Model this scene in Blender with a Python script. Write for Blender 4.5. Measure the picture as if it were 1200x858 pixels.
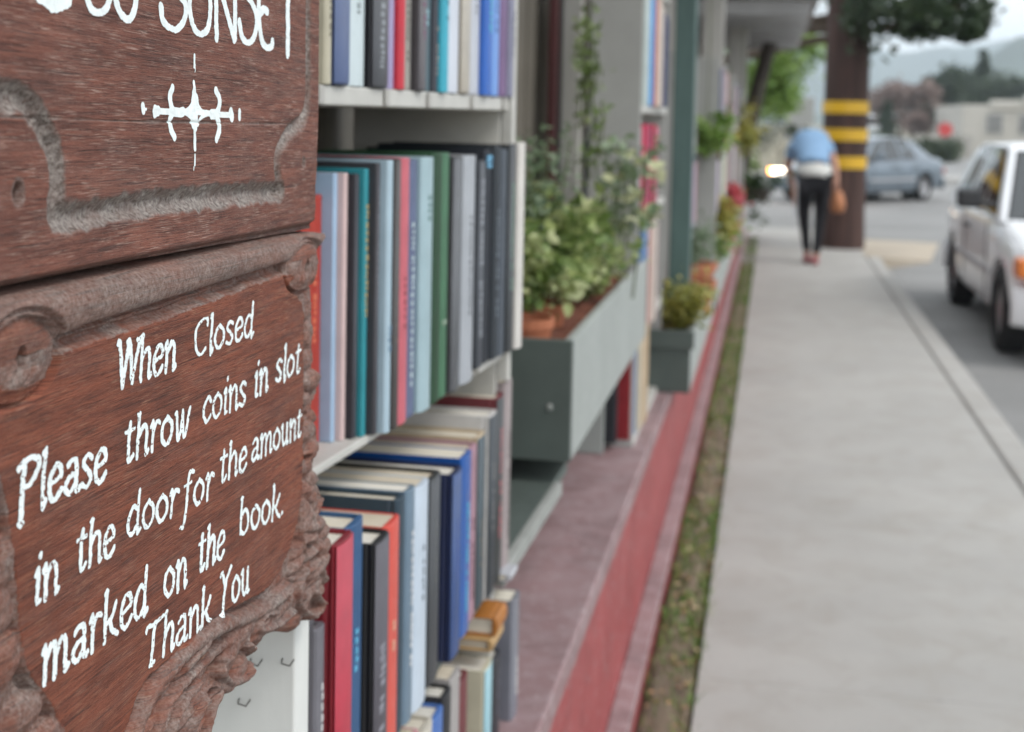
import bpy, bmesh, math, random
import numpy as np
from mathutils import Vector, Matrix, Euler

for o in list(bpy.data.objects):
    bpy.data.objects.remove(o, do_unlink=True)
SC = bpy.context.scene
COL = SC.collection
R = math.radians

# ------------------------------------------------------------------ camera
H = 1.40                       # lens height above the pavement
F, CX, CY = 1600.0, 600.0, 238.0
_dy = np.array([(907 - CX) / F, (CY - 141) / F, -1.0]); _dy /= np.linalg.norm(_dy)
_r = 0.020
_g = np.array([math.sin(_r), math.cos(_r), 0.0]); _g[2] = -(_g[0] * _dy[0] + _g[1] * _dy[1]) / _dy[2]
_g /= np.linalg.norm(_g)
_x = np.cross(_dy, _g)
M = np.array([_x, _dy, _g])    # camera vector -> world vector
cam_d = bpy.data.cameras.new('camera'); cam = bpy.data.objects.new('camera', cam_d); COL.objects.link(cam)
mw = Matrix.Identity(4)
for i in range(3):
    for j in range(3):
        mw[i][j] = M[i][j]
mw.translation = Vector((0, 0, H))
cam.matrix_world = mw
cam_d.sensor_fit = 'HORIZONTAL'; cam_d.sensor_width = 36.0; cam_d.lens = F / 1200 * 36
cam_d.shift_y = -(429 - CY) / 1200.0
cam_d.clip_start = 0.02; cam_d.clip_end = 20000
cam_d.dof.use_dof = True
cam_d.dof.focus_distance = 0.80
cam_d.dof.aperture_fstop = 8.6
cam_d.dof.aperture_blades = 0
SC.camera = cam

# ------------------------------------------------------------------ sky and sun
SUN_EL, SUN_AZ = 52.0, 110.0   # behind thin cloud, over the street
W = bpy.data.worlds.new("World"); SC.world = W; W.use_nodes = True
nt = W.node_tree; nt.nodes.clear()
sky = nt.nodes.new('ShaderNodeTexSky'); sky.sky_type = 'NISHITA'; sky.sun_disc = False
sky.sun_elevation = R(SUN_EL); sky.sun_rotation = R(SUN_AZ); sky.dust_density = 4.0; sky.air_density = 1.0
mx = nt.nodes.new('ShaderNodeMix'); mx.data_type = 'RGBA'; mx.blend_type = 'MIX'
mx.inputs[0].default_value = 0.80                      # overcast: an even white cloud sheet over the blue
mx.inputs[7].default_value = (10.2, 10.6, 10.9, 1)
bg = nt.nodes.new('ShaderNodeBackground'); bg.inputs['Strength'].default_value = 0.12
wo = nt.nodes.new('ShaderNodeOutputWorld')
nt.links.new(sky.outputs[0], mx.inputs[6]); nt.links.new(mx.outputs[2], bg.inputs[0]); nt.links.new(bg.outputs[0], wo.inputs[0])
sl = bpy.data.lights.new('sun', 'SUN'); sl.energy = 0.9; sl.angle = R(18); sl.color = (1.0, 0.965, 0.92)
sun = bpy.data.objects.new('sun', sl); COL.objects.link(sun)
_sd = Vector((math.sin(R(SUN_AZ)) * math.cos(R(SUN_EL)), math.cos(R(SUN_AZ)) * math.cos(R(SUN_EL)), math.sin(R(SUN_EL))))
sun.rotation_euler = _sd.to_track_quat('Z', 'Y').to_euler()
SC.view_settings.view_transform = 'Standard'; SC.view_settings.look = 'None'
SC.view_settings.exposure = 0.66; SC.view_settings.gamma = 1.0; SC.view_settings.use_curve_mapping = False
SC.render.engine = 'CYCLES'

# ------------------------------------------------------------------ measuring helpers (photograph pixel -> point of the place)
def ray(px, py):
    return M @ np.array([(px - CX) / F, (CY - py) / F, -1.0])
def at_y(px, py, Y):
    d = ray(px, py); return Vector(d * (Y / d[1])) + Vector((0, 0, H))
def at_z(px, py, z):
    d = ray(px, py); return Vector(d * ((z - H) / d[2])) + Vector((0, 0, H))
def at_x(px, py, X):
    d = ray(px, py); return Vector(d * (X / d[0])) + Vector((0, 0, H))
def on_plane(px, py, P, n):
    d = ray(px, py); n = np.array(n); o = np.array([0, 0, H])
    return o + d * (np.dot(np.array(P) - o, n) / np.dot(d, n))
def proj(p):
    v = M.T @ (np.array(p) - np.array([0, 0, H])); return CX + F * v[0] / -v[2], CY - F * v[1] / -v[2]

# ------------------------------------------------------------------ object helpers
def lin(c):
    if isinstance(c, (int, float)): c = (c, c, c)
    return tuple(((v / 255) / 12.92 if v / 255 <= 0.04045 else (((v / 255) + 0.055) / 1.055) ** 2.4) for v in c)
def tag(o, label=None, cat=None, group=None, kind=None):
    if label: o['label'] = label
    if cat: o['category'] = cat
    if group: o['group'] = group
    if kind: o['kind'] = kind
    return o
def empty(name, loc=(0, 0, 0), rz=0.0, label=None, cat=None, group=None, rx=0.0, ry=0.0):
    o = bpy.data.objects.new(name, None); COL.objects.link(o); o.location = loc; o.rotation_euler = (rx, ry, rz)
    o.empty_display_size = 0.1
    return tag(o, label, cat, group)
def copy_tree(o, parent=None):
    c = o.copy(); COL.objects.link(c)
    if parent is not None: c.parent = parent
    for ch in o.children: copy_tree(ch, c)
    return c
class MB:
    """collects shapes and links them as ONE mesh object"""
    def __init__(s): s.v = []; s.f = []; s.sm = False
    def add(s, vs, fs):
        n = len(s.v); s.v += [tuple(v) for v in vs]; s.f += [tuple(i + n for i in f) for f in fs]; return s
    def box(s, a, b, mat=None):
        x0, y0, z0 = a; x1, y1, z1 = b
        if x0 > x1: x0, x1 = x1, x0
        if y0 > y1: y0, y1 = y1, y0
        if z0 > z1: z0, z1 = z1, z0
        vs = [(x0,y0,z0),(x1,y0,z0),(x1,y1,z0),(x0,y1,z0),(x0,y0,z1),(x1,y0,z1),(x1,y1,z1),(x0,y1,z1)]
        if mat is not None: vs = [tuple(mat @ Vector(v)) for v in vs]
        return s.add(vs, [(0,3,2,1),(4,5,6,7),(0,1,5,4),(1,2,6,5),(2,3,7,6),(3,0,4,7)])
    def cyl(s, a, b, r0, r1=None, n=12, cap=True):
        if r1 is None: r1 = r0
        a = Vector(a); b = Vector(b); d = (b - a).normalized()
        t = Vector((1, 0, 0)) if abs(d.x) < 0.9 else Vector((0, 1, 0))
        u = d.cross(t).normalized(); w = d.cross(u)
        vs = []
        for p, r in ((a, r0), (b, r1)):
            for k in range(n):
                an = 2 * math.pi * k / n; vs.append(p + (u * math.cos(an) + w * math.sin(an)) * r)
        fs = [(k, (k + 1) % n, n + (k + 1) % n, n + k) for k in range(n)]
        if cap: fs += [tuple(range(n - 1, -1, -1)), tuple(range(n, 2 * n))]
        return s.add(vs, fs)
    def tube(s, pts, rad, n=8):
        pts = [Vector(p) for p in pts]; rings = []
        prev = None
        for i, p in enumerate(pts):
            d = (pts[min(i + 1, len(pts) - 1)] - pts[max(i - 1, 0)]).normalized()
            if prev is None:
                t = Vector((1, 0, 0)) if abs(d.x) < 0.9 else Vector((0, 1, 0)); u = d.cross(t).normalized()
            else:
                u = (prev - d * prev.dot(d)).normalized()
            prev = u; w = d.cross(u); r = rad[i] if hasattr(rad, '__len__') else rad
            rings.append([p + (u * math.cos(2 * math.pi * k / n) + w * math.sin(2 * math.pi * k / n)) * r for k in range(n)])
        vs = [v for r_ in rings for v in r_]; fs = []
        for i in range(len(rings) - 1):
            for k in range(n):
                fs.append((i * n + k, i * n + (k + 1) % n, (i + 1) * n + (k + 1) % n, (i + 1) * n + k))
        fs += [tuple(range(n - 1, -1, -1)), tuple(range((len(rings) - 1) * n, len(rings) * n))]
        return s.add(vs, fs)
    def lathe(s, prof, c=(0, 0, 0), n=24, axis='z'):
        vs = []
        for r, z in prof:
            for k in range(n):
                an = 2 * math.pi * k / n
                p = (r * math.cos(an), r * math.sin(an), z)
                if axis == 'y': p = (p[0], p[2], p[1])
                vs.append((p[0] + c[0], p[1] + c[1], p[2] + c[2]))
        fs = [(i * n + k, i * n + (k + 1) % n, (i + 1) * n + (k + 1) % n, (i + 1) * n + k) for i in range(len(prof) - 1) for k in range(n)]
        return s.add(vs, fs)
    def prism(s, poly, z0, z1):
        n = len(poly)
        vs = [(x, y, z0) for x, y in poly] + [(x, y, z1) for x, y in poly]
        fs = [tuple(range(n - 1, -1, -1)), tuple(range(n, 2 * n))] + [(k, (k + 1) % n, n + (k + 1) % n, n + k) for k in range(n)]
        return s.add(vs, fs)
    def mesh(s, name, mat, smooth=False):
        me = bpy.data.meshes.new(name); me.from_pydata(s.v, [], s.f); me.materials.append(mat)
        if smooth: me.polygons.foreach_set('use_smooth', [True] * len(me.polygons))
        me.update(); return me
    def build(s, name, mat, parent=None, smooth=False, bevel=0.0, loc=None, seg=2):
        me = s.mesh(name, mat, smooth)
        o = bpy.data.objects.new(name, me); COL.objects.link(o)
        if parent is not None: o.parent = parent
        if loc is not None: o.location = loc
        if bevel > 0:
            b = o.modifiers.new('bevel', 'BEVEL'); b.width = bevel; b.segments = seg; b.limit_method = 'ANGLE'; b.angle_limit = R(40)
        return o
def inst(name, me, parent=None, loc=(0, 0, 0), rot=(0, 0, 0), scale=(1, 1, 1)):
    o = bpy.data.objects.new(name, me); COL.objects.link(o)
    if parent is not None: o.parent = parent
    o.location = loc; o.rotation_euler = rot; o.scale = scale; return o
def np_mesh(name, V, Fq, mat, smooth=True, attr=None):
    me = bpy.data.meshes.new(name); V = np.asarray(V, dtype=np.float32)
    me.vertices.add(len(V)); me.vertices.foreach_set('co', V.ravel())
    k = Fq.shape[1]; me.loops.add(Fq.size); me.loops.foreach_set('vertex_index', Fq.astype(np.int32).ravel())
    me.polygons.add(len(Fq)); me.polygons.foreach_set('loop_start', np.arange(0, Fq.size, k, dtype=np.int32))
    try: me.polygons.foreach_set('loop_total', np.full(len(Fq), k, dtype=np.int32))
    except Exception: pass
    me.update(calc_edges=True); me.validate()
    if smooth: me.polygons.foreach_set('use_smooth', [True] * len(me.polygons))
    if attr:
        for nm, a in attr.items():
            at = me.attributes.new(nm, 'FLOAT', 'POINT'); at.data.foreach_set('value', np.asarray(a, dtype=np.float32))
    me.materials.append(mat); return me

# ------------------------------------------------------------------ materials
def nmat(name):
    m = bpy.data.materials.new(name); m.use_nodes = True; t = m.node_tree; t.nodes.clear()
    out = t.nodes.new('ShaderNodeOutputMaterial'); b = t.nodes.new('ShaderNodeBsdfPrincipled')
    t.links.new(b.outputs[0], out.inputs[0]); return m, t, b
def coords(t, scale=(1, 1, 1), kind='Object', rot=(0, 0, 0)):
    tc = t.nodes.new('ShaderNodeTexCoord'); mp = t.nodes.new('ShaderNodeMapping')
    mp.inputs['Scale'].default_value = scale; mp.inputs['Rotation'].default_value = rot
    t.links.new(tc.outputs[kind], mp.inputs[0]); return mp.outputs[0]
def noise(t, vec, scale, detail=4, rough=0.55, dist=0.0):
    n = t.nodes.new('ShaderNodeTexNoise'); n.inputs['Scale'].default_value = scale; n.inputs['Detail'].default_value = detail
    n.inputs['Roughness'].default_value = rough; n.inputs['Distortion'].default_value = dist
    t.links.new(vec, n.inputs['Vector']); return n.outputs['Fac']
def ramp(t, fac, stops):
    r = t.nodes.new('ShaderNodeValToRGB'); e = r.color_ramp.elements
    while len(e) < len(stops): e.new(0.5)
    for k, (p, c) in enumerate(stops):
        e[k].position = p; e[k].color = (c, c, c, 1) if isinstance(c, (int, float)) else (*c, 1)
    t.links.new(fac, r.inputs[0]); return r.outputs[0]
def mix(t, fac, a, b, mode='MIX'):
    n = t.nodes.new('ShaderNodeMix'); n.data_type = 'RGBA'; n.blend_type = mode
    for i, v in ((0, fac), (6, a), (7, b)):
        if hasattr(v, 'is_linked') or hasattr(v, 'links'): t.links.new(v, n.inputs[i])
        elif i == 0: n.inputs[0].default_value = v
        else: n.inputs[i].default_value = (*v, 1) if len(v) == 3 else v
    return n.outputs[2]
def bump(t, b, h, strength=0.3, dist=0.01):
    n = t.nodes.new('ShaderNodeBump'); n.inputs['Strength'].default_value = strength; n.inputs['Distance'].default_value = dist
    t.links.new(h, n.inputs['Height']); t.links.new(n.outputs[0], b.inputs['Normal']); return n
def mul(c, k): return tuple(max(0.0, v * k) for v in c)
def surf(name, c, rough=0.6, var=0.18, scale=8.0, bs=0.15, bscale=60.0, bdist=0.003, metallic=0.0, coat=0.0, spec=0.5, stretch=(1, 1, 1), kind='Object'):
    """painted / plain surface: base colour, blotchy variation, fine relief, uneven gloss"""
    m, t, b = nmat(name); v = coords(t, stretch, kind)
    n1 = noise(t, v, scale, 5, 0.6)
    t.links.new(ramp(t, n1, [(0.25, mul(c, 1 - var)), (0.75, mul(c, 1 + var))]), b.inputs['Base Color'])
    n2 = noise(t, v, bscale, 4, 0.6)
    t.links.new(ramp(t, n2, [(0.2, min(1, rough + 0.12)), (0.8, max(0, rough - 0.08))]), b.inputs['Roughness'])
    b.inputs['Metallic'].default_value = metallic; b.inputs['Coat Weight'].default_value = coat
    b.inputs['Specular IOR Level'].default_value = spec
    if bs > 0: bump(t, b, n2, bs, bdist)
    return m
_mc = {}
def cm(c, rough=0.55, kind='cloth'):
    key = (tuple(c), rough, kind)
    if key in _mc: return _mc[key]
    L = mul(lin(c), .80)
    if kind == 'cloth': m = surf('book_cloth', L, rough, 0.17, 24, 0.3, 700, 0.0008)
    elif kind == 'jacket': m = surf('book_jacket', L, rough, 0.12, 14, 0.08, 60, 0.001)
    else: m = surf(kind, L, rough, 0.12, 10, 0.15, 80, 0.002)
    _mc[key] = m; return m
# ================================================================== GROUND, ROAD, PAVEMENT, PLINTH
def structure(o): o['kind'] = 'structure'; return o
def asphalt(name, c):
    m, t, b = nmat(name); v = coords(t, (1, 1, 1))
    a = noise(t, v, .6, 5, .6); g = noise(t, v, 90, 3, .7); s_ = noise(t, coords(t, (.25, 1.2, 1)), 1.2, 5, .6)
    k = ramp(t, a, [(.25, mul(c, .8)), (.75, mul(c, 1.2))]); k = mix(t, ramp(t, g, [(.35, .35), (.7, 0)]), k, mul(c, .45)); k = mix(t, ramp(t, s_, [(.5, 0), (.7, .35)]), k, mul(c, 1.6))
    t.links.new(k, b.inputs['Base Color']); b.inputs['Roughness'].default_value = .85; bump(t, b, g, .5, .01); return m
M_ASPH = asphalt('asphalt', (.215, .213, .208))
def concrete(name, c, warm=1.0):
    m, t, b = nmat(name); v = coords(t, (1, 1, 1), 'Generated' if False else 'Object')
    tcw = t.nodes.new('ShaderNodeNewGeometry'); pos = tcw.outputs['Position']
    a = noise(t, pos, 1.1, 6, .65); g = noise(t, pos, 140, 3, .7); st = noise(t, pos, 5.5, 6, .7, .6); sp = noise(t, pos, 28, 2, .5)
    k = ramp(t, a, [(.25, mul(c, .84)), (.75, mul(c, 1.12))]); k = mix(t, ramp(t, st, [(.46, 0), (.72, .5)]), k, mul((c[0] * 1.08, c[1], c[2] * .88), .66))
    k = mix(t, ramp(t, sp, [(.70, 0), (.76, .5)]), k, mul(c, .45)); k = mix(t, ramp(t, g, [(.3, .3), (.6, 0)]), k, mul(c, .6))
    t.links.new(k, b.inputs['Base Color']); b.inputs['Roughness'].default_value = .82; bump(t, b, g, .35, .004); return m
M_CONC = concrete('pavement_concrete', (.352, .343, .325)); M_CURB = concrete('kerb_concrete', (.352, .343, .325))
M_DIRT = surf('dry_dirt', (.20, .155, .105), .95, .35, 1.5, .5, 30, .02)
STREET = -0.13
m = MB(); S_ = 2140
m.add([(-1290, -60, -.20), (2890, -60, -.20), (2890, S_, -.20), (-1290, S_, -.20)], [(0, 1, 2, 3)])
structure(m.build('ground', surf('ground_earth', (.17, .15, .10), .95, .3, .05, .3, 2, .05)))
m = MB(); m.add([(1.12, -6, STREET), (9.5, -6, STREET), (9.5, 160, STREET), (1.12, 160, STREET)], [(0, 1, 2, 3)]); structure(m.build('road', M_ASPH))
m = MB(); m.add([(-60, 18.4, STREET - .004), (60, 18.4, STREET - .004), (60, 36, STREET - .004), (-60, 36, STREET - .004)], [(0, 1, 2, 3)]); structure(m.build('cross_road', M_ASPH))
# pavement: base, slabs with recessed joints, kerb
pv = MB(); pv.box((-.143, -3, -.3), (.983, 17.2, -.012)); pv = structure(pv.build('pavement', M_CURB))
sy = -2.7; k = 0
slab_me = None
while sy < 17.0:
    L = 1.52
    if slab_me is None:
        mm = MB().box((-.143, 0, -.10), (.980, L - .002, 0)); so = mm.build('slab', M_CONC, pv, bevel=.0015); slab_me = so.data
        so.location = (0, sy, 0)
    else:
        so = inst('slab', slab_me, pv, (0, sy, 0)); b_ = so.modifiers.new('bevel', 'BEVEL'); b_.width = .0015; b_.segments = 2
    so.rotation_euler = (0, 0, 0); sy += L
kb = MB(); kb.box((.990, -3, -.35), (1.128, 14.6, .003)); structure(kb.build('kerb', M_CURB, bevel=.02, seg=3))
# dropped kerb and corner apron beyond the pole
ap = MB(); at_ = [(.990, 14.6, 0), (1.128, 14.6, 0), (1.75, 15.6, STREET + .012), (2.1, 18.0, STREET + .012), (.990, 18.3, STREET + .012), (.990, 16.0, -.03)]
ap.add(at_ + [(x, y, -.3) for x, y, z in at_], [(0, 1, 4, 5), (1, 2, 3), (1, 3, 4)] + [(k, 6 + k, 6 + (k + 1) % 6, (k + 1) % 6) for k in range(6)])
structure(ap.build('corner_apron', concrete('apron_concrete', (.38, .325, .255))))
cp = MB(); cp.box((-4.5, 17.2, -.3), (.983, 18.42, -.02)); cp.box((-4.5, 13.6, -.3), (-.148, 17.2, -.006)); structure(cp.build('corner_pavement', M_CONC, bevel=.01))
fp = MB(); fp.box((-60, 36, -.3), (12, 38, .0)); structure(fp.build('far_pavement', M_CURB))
# verge strip of soil
vs_ = []; fs_ = []; nx, ny = 8, 360
rr = random.Random(3)
for j in range(ny + 1):
    for i in range(nx + 1):
        x = -.274 + i / nx * .131; y = -2.5 + j / ny * 19.0
        vs_.append((x, y, -.035 + (rr.random() * .028 if 0 < i < nx else 0) + .015 * math.sin(i / nx * math.pi)))
for j in range(ny):
    for i in range(nx):
        a = j * (nx + 1) + i; fs_.append((a, a + 1, a + nx + 2, a + nx + 1))
structure(MB().add(vs_, fs_).build('verge_soil', surf('verge_soil', (.15, .115, .080), .95, .45, 14, .7, 60, .01), smooth=True))
M_GRASS, t, b = nmat('grass_blade'); at = t.nodes.new('ShaderNodeAttribute'); at.attribute_name = 'tone'
t.links.new(ramp(t, at.outputs['Fac'], [(0, (.045, .10, .018)), (.6, (.12, .25, .035)), (1, (.26, .27, .09))]), b.inputs['Base Color']); b.inputs['Roughness'].default_value = .6
def blades(name, spots, hmin, hmax, mat, wid=.003, tone=(0, 1), seed=1):
    rs = np.random.RandomState(seed); n = len(spots); P = np.array(spots)
    hh = rs.uniform(hmin, hmax, n); an = rs.uniform(0, 2 * np.pi, n); ln = rs.uniform(.1, .7, n) * hh; la = rs.uniform(0, 2 * np.pi, n)
    dx, dy = np.cos(an) * wid, np.sin(an) * wid; tx, ty = np.cos(la) * ln, np.sin(la) * ln
    V = np.zeros((n, 5, 3)); V[:, 0] = P + np.stack([-dx, -dy, 0 * dx], 1); V[:, 1] = P + np.stack([dx, dy, 0 * dx], 1)
    V[:, 2] = P + np.stack([dx * .8 + tx * .35, dy * .8 + ty * .35, hh * .6], 1); V[:, 3] = P + np.stack([-dx * .8 + tx * .35, -dy * .8 + ty * .35, hh * .6], 1)
    V[:, 4] = P + np.stack([tx, ty, hh], 1)
    base = np.arange(n)[:, None] * 5
    T = np.concatenate([base + [0, 1, 2], base + [0, 2, 3], base + [3, 2, 4]])
    tn = np.repeat(rs.uniform(tone[0], tone[1], n), 5)
    me = np_mesh(name, V.reshape(-1, 3), T, mat, False, {'tone': tn}); return inst(name, me)
sp = []; rg = random.Random(5)
for k in range(26000):
    y = -1.5 + 18 * rg.random() ** 1.3; x = -.262 + rg.random() * .125
    d = .5 + .5 * math.sin(y * 2.3 + 1.1) * math.sin(y * .77 + .4) + .25 * math.sin(y * 7.1)
    dens = (.25 if y < 3.2 else .95 if y < 5.2 else .75 if y < 9 else .95) * max(.12, d) * (1.5 if x > -.20 or y > 3.5 else .7)
    if y < 1.9: dens *= 1.5
    if rg.random() < dens: sp.append((x, y, -.03))
g = blades('grass', sp, .015, .055, M_GRASS, .0022); tag(g, 'strip of short grass between the red wall and pavement', 'grass', kind='stuff')
# fallen leaves
M_LEAFD, t, b = nmat('fallen_leaf'); at = t.nodes.new('ShaderNodeAttribute'); at.attribute_name = 'tone'
t.links.new(ramp(t, at.outputs['Fac'], [(0, (.06, .035, .022)), (.5, (.16, .085, .045)), (.8, (.46, .28, .13)), (1, (.56, .46, .30))]), b.inputs['Base Color']); b.inputs['Roughness'].default_value = .7
lv = []; lf = []; tn = []
for k in range(620):
    y = .9 + 9 * rg.random() ** 1.6; x = -.256 + rg.random() * .105; s_ = rg.uniform(.012, .036) if y < 3 else rg.uniform(.008, .018); a = rg.random() * 6.28; z = -.012 + rg.random() * .012
    n0 = len(lv); c_, s2 = math.cos(a), math.sin(a)
    for (p, q, w) in ((-1, 0, 0), (-.3, .5, .25), (.5, .45, .3), (1.1, 0, .1), (.5, -.45, .3), (-.3, -.5, .25)):
        lv.append((x + (p * c_ - q * s2) * s_, y + (p * s2 + q * c_) * s_, z + w * s_ * .6)); tn.append(rg.random() if k % 9 else .95)
    lf.append([n0, n0 + 1, n0 + 2, n0 + 3, n0 + 4, n0 + 5])
lo = inst('fallen_leaves', np_mesh('fallen_leaves', lv, np.array(lf), M_LEAFD, False, {'tone': tn})); tag(lo, 'brown fallen leaves scattered along the soil strip', 'leaves', kind='stuff')

# ------------------------------------------------------------------ low stepped red wall
def redpaint(name, c, worn, k=.5):
    m, t, b = nmat(name); g_ = t.nodes.new('ShaderNodeNewGeometry'); pos = g_.outputs['Position']
    a = noise(t, pos, 3, 6, .65); g = noise(t, pos, 130, 4, .7); s_ = noise(t, pos, 17, 6, .7, .5)
    q = ramp(t, a, [(.3, mul(c, .85)), (.75, mul(c, 1.15))]); q = mix(t, ramp(t, s_, [(.42, 0), (.68, k)]), q, worn); s3 = noise(t, pos, 6, 6, .75, .8); q = mix(t, ramp(t, s3, [(.36, .55), (.52, 0)]), q, mul(c, .6)); s4 = noise(t, pos, 45, 3, .6); q = mix(t, ramp(t, s4, [(.62, 0), (.68, .6)]), q, (.42, .34, .34)); q = mix(t, ramp(t, g, [(.25, .35), (.5, 0)]), q, mul(c, .55))
    t.links.new(q, b.inputs['Base Color']); b.inputs['Roughness'].default_value = .55; bump(t, b, g, .5, .004); return m
PT, ST = H - .93, H - 1.345
lw = empty('low_wall', (0, 0, 0), label='low stepped wall painted dull red along the foot of the shop', cat='wall')
M_RT = redpaint('red_floor_paint', (.25, .155, .16), (.36, .285, .295), .65); M_RR = redpaint('red_riser_paint', (.30, .050, .052), (.35, .11, .11), .45)
t_ = MB(); t_.box((-1.6, -1, PT - .05), (-.319, 17, PT)); t_.build('wall_top', M_RT, lw, bevel=.006)
t_ = MB(); t_.box((-.44, -1, ST - .2), (-.322, 17, PT - .0505)); t_.build('riser', M_RR, lw)
t_ = MB(); t_.box((-.3215, -1, ST - .03), (-.272, 17, ST)); t_.build('step', M_RT, lw, bevel=.004)
t_ = MB(); t_.box((-.31, -1, -.3), (-.2745, 17, ST - .0305)); t_.build('riser', M_RR, lw)
# ================================================================== SHOP BUILDING
M_WALLB = surf('old_grey_boards', (.125, .110, .088), .75, .25, 12, .4, 60, .002, stretch=(3, 3, .6))
M_TRIMP = surf('pale_trim_paint', (.40, .39, .365), .6, .15, 10, .3, 60, .002, stretch=(3, 3, .5))
M_SHELF = surf('shelf_paint', (.47, .465, .435), .5, .12, 14, .25, 90, .002)
M_DKGRN = surf('dark_green_paint', (.070, .088, .080), .5, .25, 6, .2, 60, .002)
M_GRYGRN = surf('grey_green_paint', (.31, .335, .32), .5, .10, 5, .25, 40, .003)
M_PANEL = surf('light_grey_paint', (.36, .36, .345), .6, .12, 4, .2, 40, .003)
M_POST = surf('green_post_paint', (.080, .135, .125), .5, .25, 9, .3, 60, .003, stretch=(2, 2, .4))
M_DRED = surf('dark_red_paint', (.075, .015, .016), .5, .2, 8)
M_BLACK = surf('black_paint', (.02, .02, .02), .5, .2, 8)
bd = empty('bookshop_building', (0, 0, 0), label='grey boarded bookshop front with a low overhanging eave along the pavement', cat='building')
m = MB(); m.box((-4.5, -1.2, PT - .2), (-.66, 13.6, 3.1)); m.build('wall', surf('shop_wall_paint', (.21, .195, .17), .7, .2, 2, .2, 30, .004), bd)
plk = None
for k in range(62):                                       # upright boards
    y = .95 + k * .092
    if plk is None:
        o = MB().box((-.658, 0, PT), (-.640, .088, 2.75)).build('plank', M_WALLB, bd, bevel=.002); plk = o.data; o.location = (0, y, 0)
    else: inst('plank', plk, bd, (rr.uniform(-.003, .002), y, 0))
# window opening trims behind the planter
for (y0, y1, x, mt, nm, z0) in ((3.66, 3.70, -.583, M_DRED, 'shutter_edge', .95), (3.705, 3.73, -.575, M_BLACK, 'window_frame', .6), (3.745, 3.79, -.528, M_TRIMP, 'trim_board', .6), (5.0, 5.2, -.60, M_TRIMP, 'trim_board', .6)):
    MB().box((x - (.07 if nm == 'trim_board' else .022), y0, z0), (x, y1, 2.75)).build(nm, mt, bd, bevel=.003)
# roof with eave and rafters
M_ROOF = surf('grey_roof_felt', (.20, .20, .205), .85, .2, 2, .4, 30, .01); M_RAFT = surf('rafter_paint', (.34, .34, .34), .6, .15, 4)
rf = MB(); rf.add([(-5, -1.5, 3.9), (.02, -1.5, 2.55), (.02, 8.2, 2.55), (-5, 8.2, 3.9), (-5, -1.5, 3.96), (.02, -1.5, 2.61), (.02, 8.2, 2.61), (-5, 8.2, 3.96)], [(0, 3, 2, 1), (4, 5, 6, 7), (0, 1, 5, 4), (1, 2, 6, 5), (2, 3, 7, 6), (3, 0, 4, 7)])
rf.build('roof', M_ROOF, bd)
rf = MB(); z1 = 2.20
rf.add([(-5, 8.6, 3.3), (.27, 8.6, z1), (.27, 13.2, z1), (-5, 13.2, 3.3), (-5, 8.6, 3.42), (.27, 8.6, z1 + .12), (.27, 13.2, z1 + .12), (-5, 13.2, 3.42)], [(0, 3, 2, 1), (4, 5, 6, 7), (0, 1, 5, 4), (1, 2, 6, 5), (2, 3, 7, 6), (3, 0, 4, 7)])
r2 = rf.build('awning_roof', M_RAFT, bd)
for k in range(8): MB().box((-.9, 8.8 + k * .6, 2.06), (.20, 8.86 + k * .6, 2.15)).build('rafter', M_RAFT, bd)

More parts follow.
